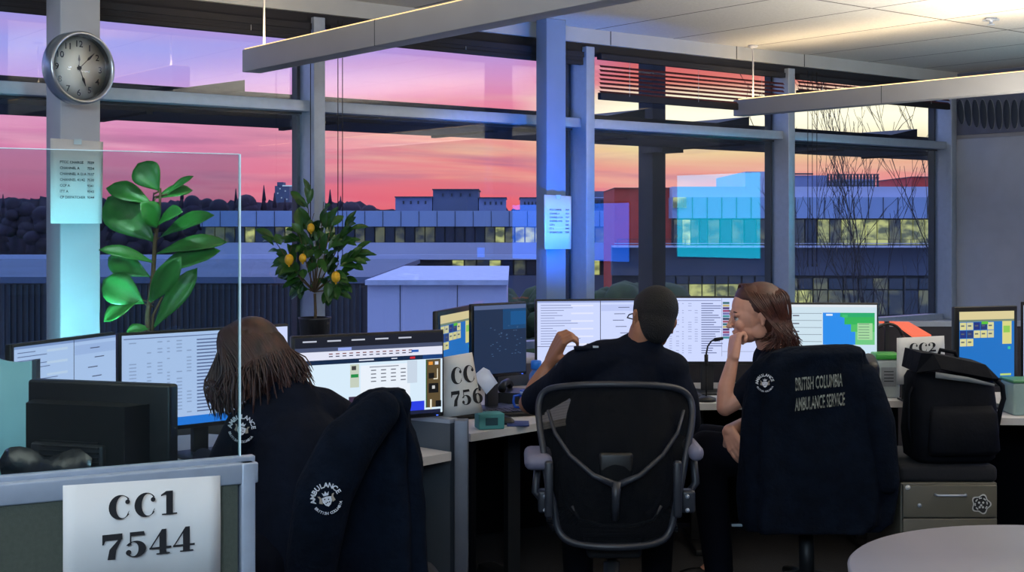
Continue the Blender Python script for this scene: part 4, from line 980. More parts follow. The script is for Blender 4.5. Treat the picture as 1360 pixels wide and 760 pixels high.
def eyes(parent, M, s=1.):
    b = MB(); R = M.to_3x3()
    for sg in (-1, 1):
        b.ell(M @ (Vector((.076, sg*.03, -.004))*s), (.0125*s,)*3, mat('eye_white', (200, 195, 190), .3), seg=12, rg=10)
        b.ell(M @ (Vector((.0845, sg*.031, -.004))*s), (.005*s, .006*s, .006*s), mat('dark_iris', (40, 40, 44), .2), R=R, seg=10, rg=8)
    b.build('eyes', parent, world=True)
    b = MB()
    for sg in (-1, 1):
        b.tube([M @ (Vector((.091-.012*abs(k), sg*(.014+.034*(k+1)/2), .022+.004*(1-abs(k)*1.4)))*s) for k in (-1, -.4, .2, .7, 1)], [.002, .0032, .003, .0025, .001], mat('brow_hair', (60, 36, 28), .7), seg=6)
        b.tube([M @ (Vector((.09-.008*k*k, sg*(.03+.013*k), .0035-.003*k*k))*s) for k in (-1, -.4, .2, 1)], .0016, mat('lash', (30, 20, 20), .7), seg=5)
    b.build('brows', parent, world=True)
def handmesh(b, wrist, knuck, palmn, curls, m, thumb, s=1., spread=.006):
    # wrist -> knuckle centre, palmn = direction fingers curl toward
    wrist = Vector(wrist); knuck = Vector(knuck); d = (knuck-wrist).normalized(); pn = Vector(palmn); pn = (pn-d*pn.dot(d)).normalized(); sd = d.cross(pn).normalized()
    if thumb < 0: sd = -sd
    Ls = [.068, .076, .07, .055]; offs = [.03, .01, -.01, -.028]
    for off in offs:
        b.limb([wrist+sd*off*.45*s, wrist.lerp(knuck, .55)+sd*off*.8*s, knuck+sd*off*s], [.019*s, .0165*s, .0125*s], m, 3)
    for i, off in enumerate(offs):
        p = knuck+sd*off*s; dd = d.copy(); ang = 0; pts = [p]; c = curls[i] if isinstance(curls, (list, tuple)) else curls
        for j, fr in enumerate((.45, .32, .23)):
            ang += c*(.8, 1.1, .8)[j]; v = d*math.cos(ang)+pn*math.sin(ang)+sd*(spread*8*off/.03*.15)
            p = p+v.normalized()*Ls[i]*fr*s*1.05; pts.append(p)
        b.limb(pts, [.0095*s, .0085*s, .008*s, .0065*s], m, 3)
    # thumb from the side of the palm near its base
    q = wrist.lerp(knuck, .3)+sd*.03*s; v1 = (d*.6+sd*.6+pn*.4).normalized(); v2 = (d*.85+sd*.05+pn*.6).normalized()
    b.limb([q-sd*.01*s, q+v1*.035*s, q+v1*.035*s+v2*.03*s, q+v1*.035*s+v2*.055*s], [.015*s, .012*s, .0105*s, .008*s], m, 3)
def strand(b, pts, r, m, seg=4):
    b.tube(pts, [r*.6, r, r, r*.8, r*.25][:len(pts)] if len(pts) == 5 else r, m, seg=seg)
def cat(pts, n=3):
    r = []; N_ = len(pts)
    for i in range(N_-1):
        p0, p1, p2, p3 = pts[max(i-1, 0)], pts[i], pts[i+1], pts[min(i+2, N_-1)]
        for k in range(n):
            f = k/n; r.append(.5*((2*p1)+(p2-p0)*f+(2*p0-5*p1+4*p2-p3)*f*f+(3*p1-p0-3*p2+p3)*f**3))
    r.append(pts[-1]); return r

# ---------------- man
yM = 4.98
t = thing('person', 'man with short black hair in dark uniform, left hand raised, seen from behind', 'person', PZ(822, 5.0, 0))
b = MB(); m = m_skin2
HM = headframe(P(867, 424, 4.97), (-.3, .93, -.2), (.24, -.02, 1)); head(b, HM, m, .97)
Sh_L, Sh_R = P(768, 487, 4.98), P(888, 492, 4.98); hipc = PZ(820, 5.08, .55)
b.limb([P(856, 440, 4.96), P(848, 474, 4.98)], [.055, .06], m)
b.limb([P(845, 475, 4.99), P(828, 530, 5.0), PZ(822, 5.05, .7), hipc], [.09, .13, .13, .13], m)
b.limb([P(838, 480, 4.99), Sh_L], [.07, .055], m); b.limb([P(850, 480, 4.99), Sh_R], [.07, .055], m)
El = P(702, 536, 5.27); Wr = P(731, 481, 5.3); b.limb([Sh_L, P(735, 515, 5.12), El], [.05, .046, .04], m); b.limb([El, P(712, 514, 5.29), Wr], [.036, .037, .024], m)
handmesh(b, Wr, P(746, 450, 5.26), Vector((.7, .5, -.55)), [.95, .95, .98, 1.0], m, -1, 1.08)
Er = P(912, 560, 5.05); Wr2 = P(885, 545, 5.5); b.limb([Sh_R, P(905, 530, 4.98), Er], [.052, .048, .04], m); b.limb([Er, Wr2], [.037, .026], m); handmesh(b, Wr2, Wr2+Vector((-.03, .09, -.01)), Vector((0, 0, -1)), .3, m, 1)
for sg in (-1, 1):
    b.limb([hipc+Vector((sg*.1, 0, 0)), PZ(820, 5.5, .56)+Vector((sg*.17, 0, 0)), PZ(820, 5.55, .1)+Vector((sg*.16, 0, 0)), PZ(820, 5.62, .06)+Vector((sg*.17, 0, 0))], [.085, .06, .045, .035], m)
body = b.build('body', t, world=True, voxel=.005, smooth_it=3)
# short hair: cap over the skull
b = MB(); R = HM.to_3x3(); s_ = .97
def cap(c, r): b.ell(HM @ (Vector(c)*s_), tuple(q*s_ for q in r), m_hairk, R=R, seg=24, rg=18)
cap((-.016, 0, .036), (.103, .083, .092)); cap((-.045, 0, -.01), (.062, .068, .085)); cap((-.05, 0, -.05), (.04, .055, .05)); cap((.03, 0, .06), (.07, .07, .06))
b.build('hair', t, world=True, voxel=.006, smooth_it=4)
b = MB()
b.limb([P(846, 478, 4.99), P(830, 530, 5.0), PZ(823, 5.05, .7), hipc], [.105, .15, .148, .145], m_cloth2)
for sg in (-1, 1): b.limb([P(830, 500, 5.02)+Vector((sg*.06, 0, .0)), P(824, 560, 5.02)+Vector((sg*.08, 0, 0)), PZ(822, 5.05, .6)+Vector((sg*.07, 0, 0))], [.11, .125, .12], m_cloth2)
b.limb([P(850, 474, 4.99), P(800, 477, 4.98), Sh_L+Vector((0, 0, .0))], [.075, .072, .066], m_cloth2); b.limb([P(850, 478, 4.99), Sh_R+Vector((.01, 0, -.0))], [.078, .07], m_cloth2)
b.limb([Sh_L, P(742, 512, 5.1), P(712, 531, 5.22)], [.066, .064, .06], m_cloth2); b.limb([Sh_R, P(906, 530, 4.98), Er], [.068, .062, .055], m_cloth2)
b.limb([P(858, 462, 4.965), P(851, 470, 4.975)], [.064, .068], m_cloth2)
b.build('uniform_shirt', t, world=True, voxel=.007, smooth_it=4)
b = MB()
for sg in (-1, 1): b.limb([hipc+Vector((sg*.1, 0, 0)), PZ(820, 5.5, .565)+Vector((sg*.17, 0, 0)), PZ(820, 5.55, .12)+Vector((sg*.16, 0, 0))], [.105, .075, .062], m_trou)
b.build('trousers', t, world=True, voxel=.01, smooth_it=3)
b = MB()
for sg in (-1, 1):
    c = PZ(820, 5.6, .045)+Vector((sg*.16, 0, 0)); b.ell(c, (.05, .14, .045), m_blk); b.build('shoe', t, world=True); b = MB()
b = MB()     # epaulette slip on, sleeve badge
c1, c2 = P(765, 463, 4.95), P(796, 462, 4.97)
b.box(((c1+c2)/2).to_tuple(), (.1, .06, .012), m_cloth2, bev=.004); ep = b.build('epaulette', t, world=True)
b = MB(); b.box(P(791, 460.5, 4.94).to_tuple(), (.02, .03, .006), mat('white_slide', (190, 200, 215), .6)); b.build('rank_slide', ep) if False else b.build('rank_slide', t, world=True)
badge(t, P(748, 492, 5.005), .03, math.radians(35), -.5)
b = MB()
for sg in (-1, 1): b.tube([HM @ Vector((-.01, sg*.08, .004)), HM @ Vector((.04, sg*.079, .006)), HM @ Vector((.088, sg*.066, .004))], .0025, m_blk, seg=6)
b.tube([HM @ Vector((.096-abs(y)*.12, y, .004)) for y in (-.066, -.03, 0, .03, .066)], .0025, m_blk, seg=6); b.build('glasses', t, world=True)
eyes(t, HM, .97)

# ---------------- long haired woman in profile
t = thing('person', 'woman with long brown hair in profile, resting her mouth on her fist', 'person', PZ(1040, 5.6, 0))
b = MB(); m = m_skin
HM = headframe(P(1001, 418, 5.58), (-.97, -.1, -.12), (.02, 0, 1)); sc = 1.02; head(b, HM, m, sc)
b.limb([P(1014, 436, 5.6), P(1026, 470, 5.64)], [.05, .055], m)
chest = P(1040, 520, 5.66); hipc = PZ(1062, 5.62, .56)
b.limb([P(1028, 474, 5.64), chest, hipc], [.075, .115, .125], m)
ShN, ShF = P(1020, 492, 5.52), P(1042, 490, 5.82)
b.limb([P(1028, 476, 5.64), ShN], [.06, .05], m); b.limb([P(1030, 476, 5.64), ShF], [.06, .05], m)
El = P(963, 541, 5.48); Wr = P(974, 475, 5.47)
b.limb([ShN, P(993, 520, 5.48), El], [.048, .045, .036], m); b.limb([El, P(964, 515, 5.48), Wr], [.036, .034, .023], m)
handmesh(b, Wr, P(977, 447, 5.50), Vector((.9, .35, .1)), [1.25, 1.3, 1.3, 1.3], m, 1, 1.0)
Ef = P(1000, 560, 5.85); Wf = P(968, 572, 5.5); b.limb([ShF, Ef, Wf], [.046, .036, .025], m); handmesh(b, Wf, P(977, 594, 5.47), Vector((.6, .4, -.4)), .35, m, -1, .95)
for dy in (-.08, .1):
    b.limb([hipc+Vector((0, dy, 0)), PZ(935, 5.68+dy, .62), PZ(955, 5.7+dy, .1), PZ(935, 5.7+dy, .06)], [.09, .06, .042, .033], m)
b.build('body', t, world=True, voxel=.0042, smooth_it=2)
eyes(t, HM, sc)
b = MB()
b.limb([P(1026, 478, 5.64), P(1034, 520, 5.63), P(1050, 570, 5.62), hipc], [.085, .13, .135, .135], m_cloth2)
b.limb([P(1030, 480, 5.62), ShN], [.07, .062], m_cloth2); b.limb([P(1030, 480, 5.66), ShF], [.07, .062], m_cloth2)
b.limb([ShN, P(1000, 512, 5.49), P(988, 524, 5.48)], [.062, .06, .056], m_cloth2); b.limb([ShF, P(1010, 540, 5.85)], [.06, .055], m_cloth2)
b.build('uniform_shirt', t, world=True, voxel=.007, smooth_it=4)
b = MB()
for dy in (-.08, .1): b.limb([hipc+Vector((0, dy, 0)), PZ(938, 5.68+dy, .625), PZ(955, 5.7+dy, .12)], [.115, .08, .06], m_trou)
b.build('trousers', t, world=True, voxel=.01, smooth_it=3)
for dy in (-.08, .1):
    b = MB(); b.ell(PZ(938, 5.7+dy, .045), (.14, .05, .045), m_blk); b.build('shoe', t, world=True)
# hair
b = MB(); rh = random.Random(5)
for c, r in (((-.034, 0, .042), (.1, .087, .088)), ((-.06, 0, -.02), (.062, .08, .09)), ((-.004, 0, .072), (.072, .072, .055))): b.ell(HM @ (Vector(c)*sc), tuple(q*sc for q in r), m_hairr, R=HM.to_3x3(), seg=24, rg=16)
for k in range(380):
    s1 = -1 if k % 2 else 1
    a = rh.random()     # parting to back
    st = Vector((.042-.165*a, s1*rh.uniform(.0, .02), .127-.04*a*a+rh.uniform(-.003, .003)))
    sidep = Vector((.03-.165*a, s1*(.092-.03*a*a+rh.uniform(0, .006)), .062+rh.uniform(-.008, .008)))
    e1 = Vector((-.034-.1*a, s1*(.094-.03*a), -.03))
    if -.01 > e1.x > -.05 and rh.random() < .0: continue
    p3 = HM @ (e1*sc); p1 = HM @ (st*sc); p2 = HM @ (sidep*sc)
    dx = rh.uniform(0, 1)
    tip = P(1012+52*dx+rh.uniform(-5, 5), 452+14*dx+rh.uniform(-10, 16), 5.5+.1*(s1 < 0)*1+rh.uniform(-.01, .05)) if s1 > 0 else P(1022+45*dx, 458+rh.uniform(-6, 20), 5.72)
    mid = p3.lerp(tip, .5)+Vector((.015, -.01*s1, -.01))
    b.tube(cat([p1, p2, p3, mid, tip], 3), [.0022]*12+[.0008], m_hairr, seg=4)
b.build('hair', t, world=True)

# ---------------- bowed woman in the left foreground
t = thing('person', 'woman with auburn hair and glasses bowed over the left desk, seen from behind', 'person', PZ(385, 4.05, 0))
b = MB(); m = m_skin
HM = headframe(P(333, 480, 4.12), (-.72, .42, -.55), (-.45, .25, .85)); head(b, HM, m, 1.0)
b.limb([P(352, 500, 4.11), P(385, 535, 4.07)], [.052, .058], m)
hipc = PZ(405, 4.0, .56)
b.limb([P(388, 540, 4.08), P(390, 600, 4.05), hipc], [.085, .13, .14], m)
ShL, ShR = P(328, 568, 4.0), P(447, 556, 4.18)
b.limb([P(388, 545, 4.08), ShL], [.065, .052], m); b.limb([P(388, 545, 4.08), ShR], [.065, .052], m)
ElL = P(290, 640, 4.1); WrL = PZ(270, 4.42, DZ+.05); b.limb([ShL, ElL, WrL], [.05, .04, .026], m); handmesh(b, WrL, WrL+Vector((.03, .085, -.005)), Vector((0, 0, -1)), .3, m, 1, .92)
ElR = P(455, 640, 4.3); WrR = PZ(385, 4.52, DZ+.05); b.limb([ShR, ElR, WrR], [.05, .04, .026], m); handmesh(b, WrR, WrR+Vector((-.03, .085, -.005)), Vector((0, 0, -1)), .3, m, -1, .92)
for sg in (-1, 1):
    q = Vector((.089*sg, .045*sg, 0)); b.limb([hipc+q, PZ(360, 4.36, .57)+q*1.4, PZ(350, 4.42, .1)+q*1.4, PZ(340, 4.5, .06)+q*1.4], [.09, .06, .042, .033], m)
b.build('body', t, world=True, voxel=.0055, smooth_it=3)
eyes(t, HM)
b = MB()
b.limb([P(388, 545, 4.08), P(392, 600, 4.05), PZ(400, 4.02, .72), hipc], [.1, .15, .155, .155], m_cloth2)
b.limb([P(388, 548, 4.08), P(350, 556, 4.03), ShL], [.085, .075, .066], m_cloth2); b.limb([P(388, 545, 4.08), P(425, 548, 4.13), ShR], [.085, .078, .068], m_cloth2)
b.limb([ShL, P(305, 610, 4.05), ElL], [.066, .062, .055], m_cloth2); b.limb([ShR, P(452, 600, 4.24), ElR], [.068, .06, .055], m_cloth2); b.limb([ElL, WrL], [.055, .036], m_cloth2); b.limb([ElR, WrR], [.055, .036], m_cloth2)
b.limb([P(372, 520, 4.08), P(386, 536, 4.08)], [.06, .075], m_cloth2)
b.build('uniform_shirt', t, world=True, voxel=.007, smooth_it=4)
b = MB()
for sg in (-1, 1):
    q = Vector((.089*sg, .045*sg, 0)); b.limb([hipc+q, PZ(360, 4.36, .575)+q*1.4, PZ(350, 4.42, .12)+q*1.4], [.12, .08, .06], m_trou)
b.build('trousers', t, world=True, voxel=.01, smooth_it=3)
for sg in (-1, 1):
    b = MB(); c = PZ(340, 4.48, .045)+Vector((.125*sg, .06*sg, 0)); b.ell(c, (.05, .13, .045), m_blk); b.build('shoe', t, world=True)
badge(t, P(321, 570, 3.928), .036, math.radians(-12), -.1)
b = MB()
for sg in (-1, 1):
    b.tube([HM @ Vector((.097+.004*math.cos(a), sg*.033+.022*math.cos(a), -.004+.017*math.sin(a))) for a in [k*PI/8 for k in range(16)]], .0016, m_blk, seg=6, closed=True)
    b.tube([HM @ Vector((.097, sg*.055, 0)), HM @ Vector((.04, sg*.08, .004)), HM @ Vector((-.01, sg*.084, .0))], .0016, m_blk, seg=6)
b.tube([HM @ Vector((.1, -.012, 0)), HM @ Vector((.1, .012, 0))], .0016, m_blk, seg=6); b.build('glasses', t, world=True)
b = MB(); rh = random.Random(9); HI = HM.to_3x3()
b.ell(HM @ Vector((-.018, 0, .036)), (.106, .09, .094), m_hairb, R=HI, seg=24, rg=18); b.ell(HM @ Vector((-.06, 0, -.03)), (.06, .08, .09), m_hairb, R=HI, seg=20, rg=14)
crown = HM @ Vector((-.02, 0, .125))
for k in range(640):
    an = rh.uniform(-PI, PI); sd = math.sin(an); fw = math.cos(an)
    # ring around the head, then fall by gravity
    q1 = HM @ Vector((.0+.07*fw*.7, .055*sd, .118)); q2 = HM @ Vector((-.01+.1*fw*(1 if fw < 0 else .75), .097*sd, .06)); q3 = HM @ Vector((-.02+.1*fw*(1.1 if fw < 0 else .5), .1*sd, -.03))
    if fw > .35:            # front locks part to the sides of the face
        q3 = HM @ Vector((.06, math.copysign(.085, sd), -.02))
    if q3.x < P(322, 0, 4.1).x:
        q3 = q3+Vector((rh.uniform(-.035, .0), -.01, 0)); tip = P(rh.uniform(284, 322), rh.uniform(528, 560), 4.02+rh.uniform(-.04, .06))
        if rh.random() < .3: tip = P(rh.uniform(276, 304), rh.uniform(525, 556), 4.06); q3 = q3+Vector((-.015, 0, 0))
    else:
        fx = max(0, min(1, (q3.x/q3.y*F+CX-322)/80)); tip = P(318+fx*116+rh.uniform(-10, 8), 538-fx*18+rh.uniform(-34, 22), 3.96+.14*fx+rh.uniform(-.03, .05))
    q4 = q3.lerp(tip, .55)+Vector((rh.uniform(-.01, .01), -.012, .012))
    b.tube(cat([crown.lerp(q1, .3), q1, q2, q3, q4, tip], 2), [.0024]*10+[.0006], m_hairb, seg=4)
b.build('hair', t, world=True)

# ============================================================ OUTSIDE
def zpy(py, Y): return EYE-(py-HY)/F*Y
G = -7.0
m_gr = mat('dusk_ground', (60, 62, 72), .9, var=.3, vscale=.3)
b = MB(); b.box((0, 260, G-.1), (900, 560, .2), m_gr); o = b.build('ground'); o['kind'] = 'structure'
m_band = mat('pale_blue_cladding', (150, 165, 205), .5, var=.06, vscale=.5)
m_lil = mat('lilac_cladding', (195, 190, 220), .55, var=.05, vscale=.5)
m_gwl = mat('grey_render', (95, 100, 125), .8, var=.1, vscale=.6)
m_red = mat('red_brick_cladding', (205, 62, 50), .8, var=.12, vscale=3)
m_seam = mat('dark_seam', (58, 58, 66), .7)
m_wd = mat('dark_window_glass', (45, 52, 75), .15, var=.3, vscale=1.5)
def litmat(name, c1, c2, st, sc):
    m = bpy.data.materials.new(name); m.use_nodes = True; nt = m.node_tree; N = nt.nodes; L = nt.links
    bs = N['Principled BSDF']; bs.inputs['Base Color'].default_value = (.05, .05, .06, 1); bs.inputs['Roughness'].default_value = .3
    tc = N.new('ShaderNodeTexCoord'); mp = N.new('ShaderNodeMapping'); mp.inputs['Scale'].default_value = (1, 1, 1.6); L.new(tc.outputs['Object'], mp.inputs['Vector'])
    v = N.new('ShaderNodeTexNoise'); v.inputs['Scale'].default_value = sc; v.inputs['Detail'].default_value = 3; L.new(mp.outputs[0], v.inputs['Vector'])
    r = N.new('ShaderNodeValToRGB'); r.color_ramp.elements[0].position = .4; r.color_ramp.elements[1].position = .62; r.color_ramp.elements[0].color = lin(c1); r.color_ramp.elements[1].color = lin(c2)
    L.new(v.outputs['Fac'], r.inputs['Fac']); L.new(r.outputs['Color'], bs.inputs['Emission Color']); bs.inputs['Emission Strength'].default_value = st
    return m
m_lit = litmat('lit_office_window', (95, 100, 60), (225, 225, 130), .9, 2.2)
m_dim = litmat('dim_office_window', (34, 40, 50), (120, 120, 80), .7, 2.)
def fbox(b, px0, px1, py0, py1, Y, dep, m): # frontal box spanning a pixel range at distance Y
    x0, x1 = (px0-CX)/F*Y, (px1-CX)/F*Y; z1, z0 = zpy(py0, Y), (G if py1 is None else zpy(py1, Y))
    b.box(((x0+x1)/2, Y+dep/2, (z0+z1)/2), (x1-x0, dep, z1-z0), m)
def bld(name, label, px, Y): return thing(name, label, 'building', PZ(px, Y, G))
def winrow(t, px0, px1, n, py0, py1, Y, mats_, rs):
    r_ = random.Random(rs); w = (px1-px0)/n
    for k in range(n):
        b = MB(); mm = mats_[r_.randrange(len(mats_))]
        fbox(b, px0+k*w+w*.06, px0+(k+1)*w-w*.06, py0, py1, Y-.05, .1, mm); b.build('window', t, world=True)
# long building B
t = bld('office_building', 'long pale blue office building behind the lemon tree and middle pillar', 550, 50)
b = MB(); fbox(b, 268, 832, 301, 322.5, 50.3, 12, m_seam); fbox(b, 268, 832, 345, 366, 50.3, 12, m_seam); fbox(b, 268, 832, 366, None, 50, 12, m_gwl); b.build('walls', t, world=True)
b = MB(); fbox(b, 266, 834, 280, 301, 49.6, 13, m_band)
for k in range(24): fbox(b, 268+k*24, 268.7+k*24, 280.5, 301, 49.58, .1, m_seam)
b.build('roof_parapet', t, world=True)
b = MB(); fbox(b, 266, 834, 322.5, 345, 49.6, 13, m_lil); b.build('spandrel', t, world=True)
winrow(t, 272, 830, 42, 302, 322, 50.2, [m_dim, m_lit, m_wd, m_wd, m_dim], 2)
winrow(t, 600, 830, 14, 346, 365, 50.2, [m_lit, m_wd, m_dim], 3)
t2 = t
m_unit = mat('roof_unit_metal', (125, 130, 165), .5, var=.15, vscale=1)
for i, (a, c, y0, lab) in enumerate(((525, 574, 262, 'left pale boxy roof unit on the long office building'), (575, 635, 252, 'tallest dark roof unit on the long office building'), (636, 672, 263, 'low rounded roof unit right of the tallest one'), (691, 716, 263, 'small roof unit behind the blue lit pillar'))):
    b = MB(); fbox(b, a, c, y0, 280.5, 52, 3, m_unit if i != 1 else m_gwl); fbox(b, a-1, c+1, y0-1.0, y0+.5, 51.8, 3.4, m_seam)
    for k in range(4): fbox(b, a+(c-a)*(.2+.2*k), a+(c-a)*(.2+.2*k)+2, y0+5, y0+9, 51.95, .1, m_seam)
    o = b.build('roof_unit'); tag(o, lab, 'roof unit')
# right building C
t = bld('office_building', 'large blue grey office building across the right hand windows', 1080, 42)
Yc = 42
b = MB(); fbox(b, 893, 1262, 290, 326, Yc+.4, 14, m_seam); fbox(b, 893, 1262, 326, 366, Yc, 14, m_gwl); fbox(b, 893, 1262, 366, 424, Yc+.4, 14, m_seam); fbox(b, 893, 1262, 424, None, Yc, 14, m_gwl); fbox(b, 813, 893, 326, 366, Yc, .5, m_gwl); fbox(b, 813, 893, 366, 424, Yc+.3, .2, m_seam); fbox(b, 813, 893, 424, None, Yc, .5, m_gwl); b.build('walls', t, world=True)
b = MB(); fbox(b, 893, 1264, 262, 290, Yc-.3, 15, m_band)
for k in range(19): fbox(b, 900+k*19.5, 900.7+k*19.5, 262, 290, Yc-.33, .1, m_seam)
b.build('upper_cladding', t, world=True)
b = MB(); fbox(b, 893, 1264, 248, 262, Yc-.1, 15, m_lil); fbox(b, 990, 1018, 228, 248, Yc-.1, 6, m_lil); b.build('roof_storey', t, world=True)
winrow(t, 895, 940, 4, 292, 325, Yc+.3, [m_dim, m_lit, m_wd], 4); winrow(t, 940, 1085, 9, 292, 325, Yc+.3, [m_wd, m_wd, m_dim], 5); winrow(t, 1086, 1260, 11, 292, 325, Yc+.3, [m_lit, m_lit, m_lit, m_dim], 6)
winrow(t, 880, 1020, 8, 366.5, 377, Yc+.3, [m_wd], 8); winrow(t, 880, 1020, 8, 378, 394, Yc+.3, [m_lit, m_lit, m_dim], 9); winrow(t, 1040, 1260, 11, 370, 384, Yc+.3, [m_wd, m_dim], 7); winrow(t, 1040, 1260, 11, 386, 418, Yc+.3, [m_wd, m_dim, m_lit, m_wd], 13)
b = MB()
fbox(b, 816, 1262, 323, 324, Yc-1.2, .05, m_lil); fbox(b, 816, 1262, 327, 329, Yc-1.2, 1.2, m_lil)
for k in range(30): fbox(b, 820+k*15, 820.5+k*15, 318, 328, Yc-1.2, .05, m_seam)
fbox(b, 820, 1262, 317.6, 318.3, Yc-1.2, .05, m_seam); b.build('balcony_rail', t, world=True)
winrow(t, 894, 912, 3, 262, 276, Yc-.35, [m_dim, m_lit], 12)
b = MB(); fbox(b, 1040, 1100, 233, 248, Yc+3, 3, m_unit); fbox(b, 1040, 1080, 230, 232, Yc+2.9, .1, m_seam)
for k in range(16): fbox(b, 1099+k*4.4, 1101+k*4.4, 232, 248, Yc+2, .1, m_seam)
for y_ in (231, 236, 241, 246): fbox(b, 1099, 1168, y_, y_+.8, Yc+2, .1, m_seam)
fbox(b, 1110, 1160, 238, 249, Yc+3.2, 1, m_unit); o = b.build('roof_screen'); tag(o, 'slatted metal screen around plant on the roof of the right building', 'roof screen')
b = MB(); fbox(b, 1211, 1246, 235, 249, Yc+2, 4, m_red); fbox(b, 1210.5, 1246.5, 234.5, 235.4, Yc+1.9, 4.2, m_seam); o = b.build('roof_block'); tag(o, 'small red block on the roof beyond the bare trees', 'roof unit')
t = bld('red_building', 'windowless red block between the two pale office buildings', 855, 44)
b = MB(); fbox(b, 816, 893, 250, None, 42.7, 5, m_red)
b.build('walls', t, world=True); b = MB(); fbox(b, 815.5, 893, 249.3, 250.2, 42.6, 5.2, m_seam); b.build('coping', t, world=True)
b = MB(); fbox(b, 771, 816, 254, 283, 58, 6, m_gwl); fbox(b, 768, 820, 262, 263, 57.8, .1, m_lil)
for k in range(5): fbox(b, 774+8*k, 779+8*k, 266, 276, 57.9, .1, m_seam)
o = b.build('distant_block'); tag(o, 'grey plant block with louvres left of the red building', 'building')
# near annexe roofs
m_cor = mat('dark_corrugated_steel', (78, 68, 70), .7, var=.1)
t = bld('annexe', 'dark ribbed annexe with flat roof and white edge outside the left windows', 230, 17)
b = MB(); Y0 = 17; fbox(b, -700, 488, 374, None, Y0, 9, m_cor); b.build('walls', t, world=True)
b = MB()
for k in range(150): fbox(b, -700+k*7.9, -697.5+k*7.9, 378, 470, Y0-.04, .05, m_seam)
rb = b.build('ribs', t, world=True)
b = MB(); x0, x1 = (-700-CX)/F*Y0, (488-CX)/F*Y0; b.box(((x0+x1)/2, Y0+4.5, zpy(372, Y0)), (x1-x0+.1, 9.1, .08), m_gwl); b.build('roof', t, world=True)
b = MB(); b.box(((x0+x1)/2+1, Y0+9.05, zpy(372, Y0)+.08), (x1-x0+4, .1, .09), m_lil); b.build('white_roof_edge', t, world=True)
t = bld('annexe', 'pale lilac panelled annexe right of the dark ribbed one', 580, 16.5)
Y0 = 16.4; b = MB(); fbox(b, 488, 673, 376, None, Y0, 5.5, m_lil)
for x in (531, 607): fbox(b, x, x+.8, 377, 470, Y0-.01, .02, m_seam)
b.build('walls', t, world=True)
b = MB(); x0, x1 = (486-CX)/F*Y0, (675-CX)/F*Y0; b.box(((x0+x1)/2, Y0+2.8, zpy(375, Y0)), (x1-x0, 5.8, .06), mat('pale_roof_membrane', (190, 188, 215), .6)); b.build('roof', t, world=True)
# far tower
t = bld('tower_block', 'tiny grey tower block on the horizon left of the mullion', 375, 260)
b = MB(); fbox(b, 365, 384, 247, None, 260, 4, m_gwl); fbox(b, 368, 376, 242, 247.5, 260, 3, m_gwl); b.build('walls', t, world=True)
b = MB(); fbox(b, 375, 388, 246, 247.5, 259.8, .5, emis((200, 225, 255), .9)); b.build('roof_sign', t, world=True)
for (x, y) in ((368, 256), (373, 262), (378, 253), (371, 250), (380, 264)):
    b = MB(); fbox(b, x, x+1.6, y, y+1.6, 259.9, .3, emis((190, 210, 240), .7)); b.build('window', t, world=True)
# trees far away
m_far = mat('dark_tree_foliage', (62, 44, 58), .95, var=.3, vscale=1.2)
rt = random.Random(21); m_trk = mat('tree_bark', (50, 40, 42), .9)
def fartree(px, ytop, Y, wpx, label, conifer):
    t = thing('tree', label, 'tree', PZ(px, Y, G), 0, 'distant trees on the horizon'); zt = zpy(ytop, Y); w = wpx*Y/F
    b = MB(); b.tube([(0, 0, 0), (0, 0, (zt-G)*.5)], [w*.08, w*.05], m_trk); b.build('trunk', t)
    b = MB()
    if conifer:
        n = 9
        for k in range(n):
            f = k/n; z = (zt-G)*(.3+.7*f); r = w*.5*(1-f)+.1
            rg = [(r*(1+.3*math.sin(j*2.3+k))*math.cos(2*PI*j/12), r*(1+.3*math.sin(j*2.3+k))*math.sin(2*PI*j/12), z) for j in range(12)]
            b.loft([rg, [(v[0]*.15, v[1]*.15, z+(zt-G)*.13) for v in rg]], m_far)
    else:
        for k in range(14):
            a = rt.uniform(0, 2*PI); f = rt.random(); r = rt.uniform(0, w*.42*(1.1-f)); b.ell((r*math.cos(a), r*math.sin(a), zt-G-w*.2-w*1.1*(1-f)), (w*.26, w*.26, w*.22), m_far, seg=9, rg=7)
        b.ell((0, 0, zt-G-w*.28), (w*.3, w*.3, w*.28), m_far, seg=10, rg=8)
    b.build('crown', t)
far_lab = 'dark bushy tree in the distant woodland on the left horizon'; con_lab = 'dark pointed conifer in the distant woodland on the left horizon'
x = -10
while x < 500:
    con = rt.random() < .3; lim = 262 if x < 60 else (258 if x < 360 else 266)
    wp = rt.uniform(30, 55) if not con else rt.uniform(16, 26)
    fartree(x, lim+rt.uniform(0, 14) - (8 if con else 0), 140+rt.uniform(-8, 8), wp, con_lab if con else far_lab, con); x += wp*.5 if not con else 14
b = MB(); Y = 150; n = 320; r1 = [[], [], [], []]
for i in range(n+1):
    px = -300+i*4.5; zt = zpy(268+7*noise.noise(Vector((i*.9, 0, 0)))-(5 if px < 70 else 0)+(10 if px > 480 else 0), Y); x = (px-CX)/F*Y
    for q, (yy, zz) in enumerate(((Y+12, G), (Y, G), (Y+3, zt), (Y+12, zt-.5))): r1[q].append((x, yy+noise.noise(Vector((i*.7, q, 2)))*1.5, zz))
b.loft(r1, m_far, closed=False); o = b.build('woodland'); tag(o, 'continuous dark woodland along the horizon', 'woodland', kind='stuff')
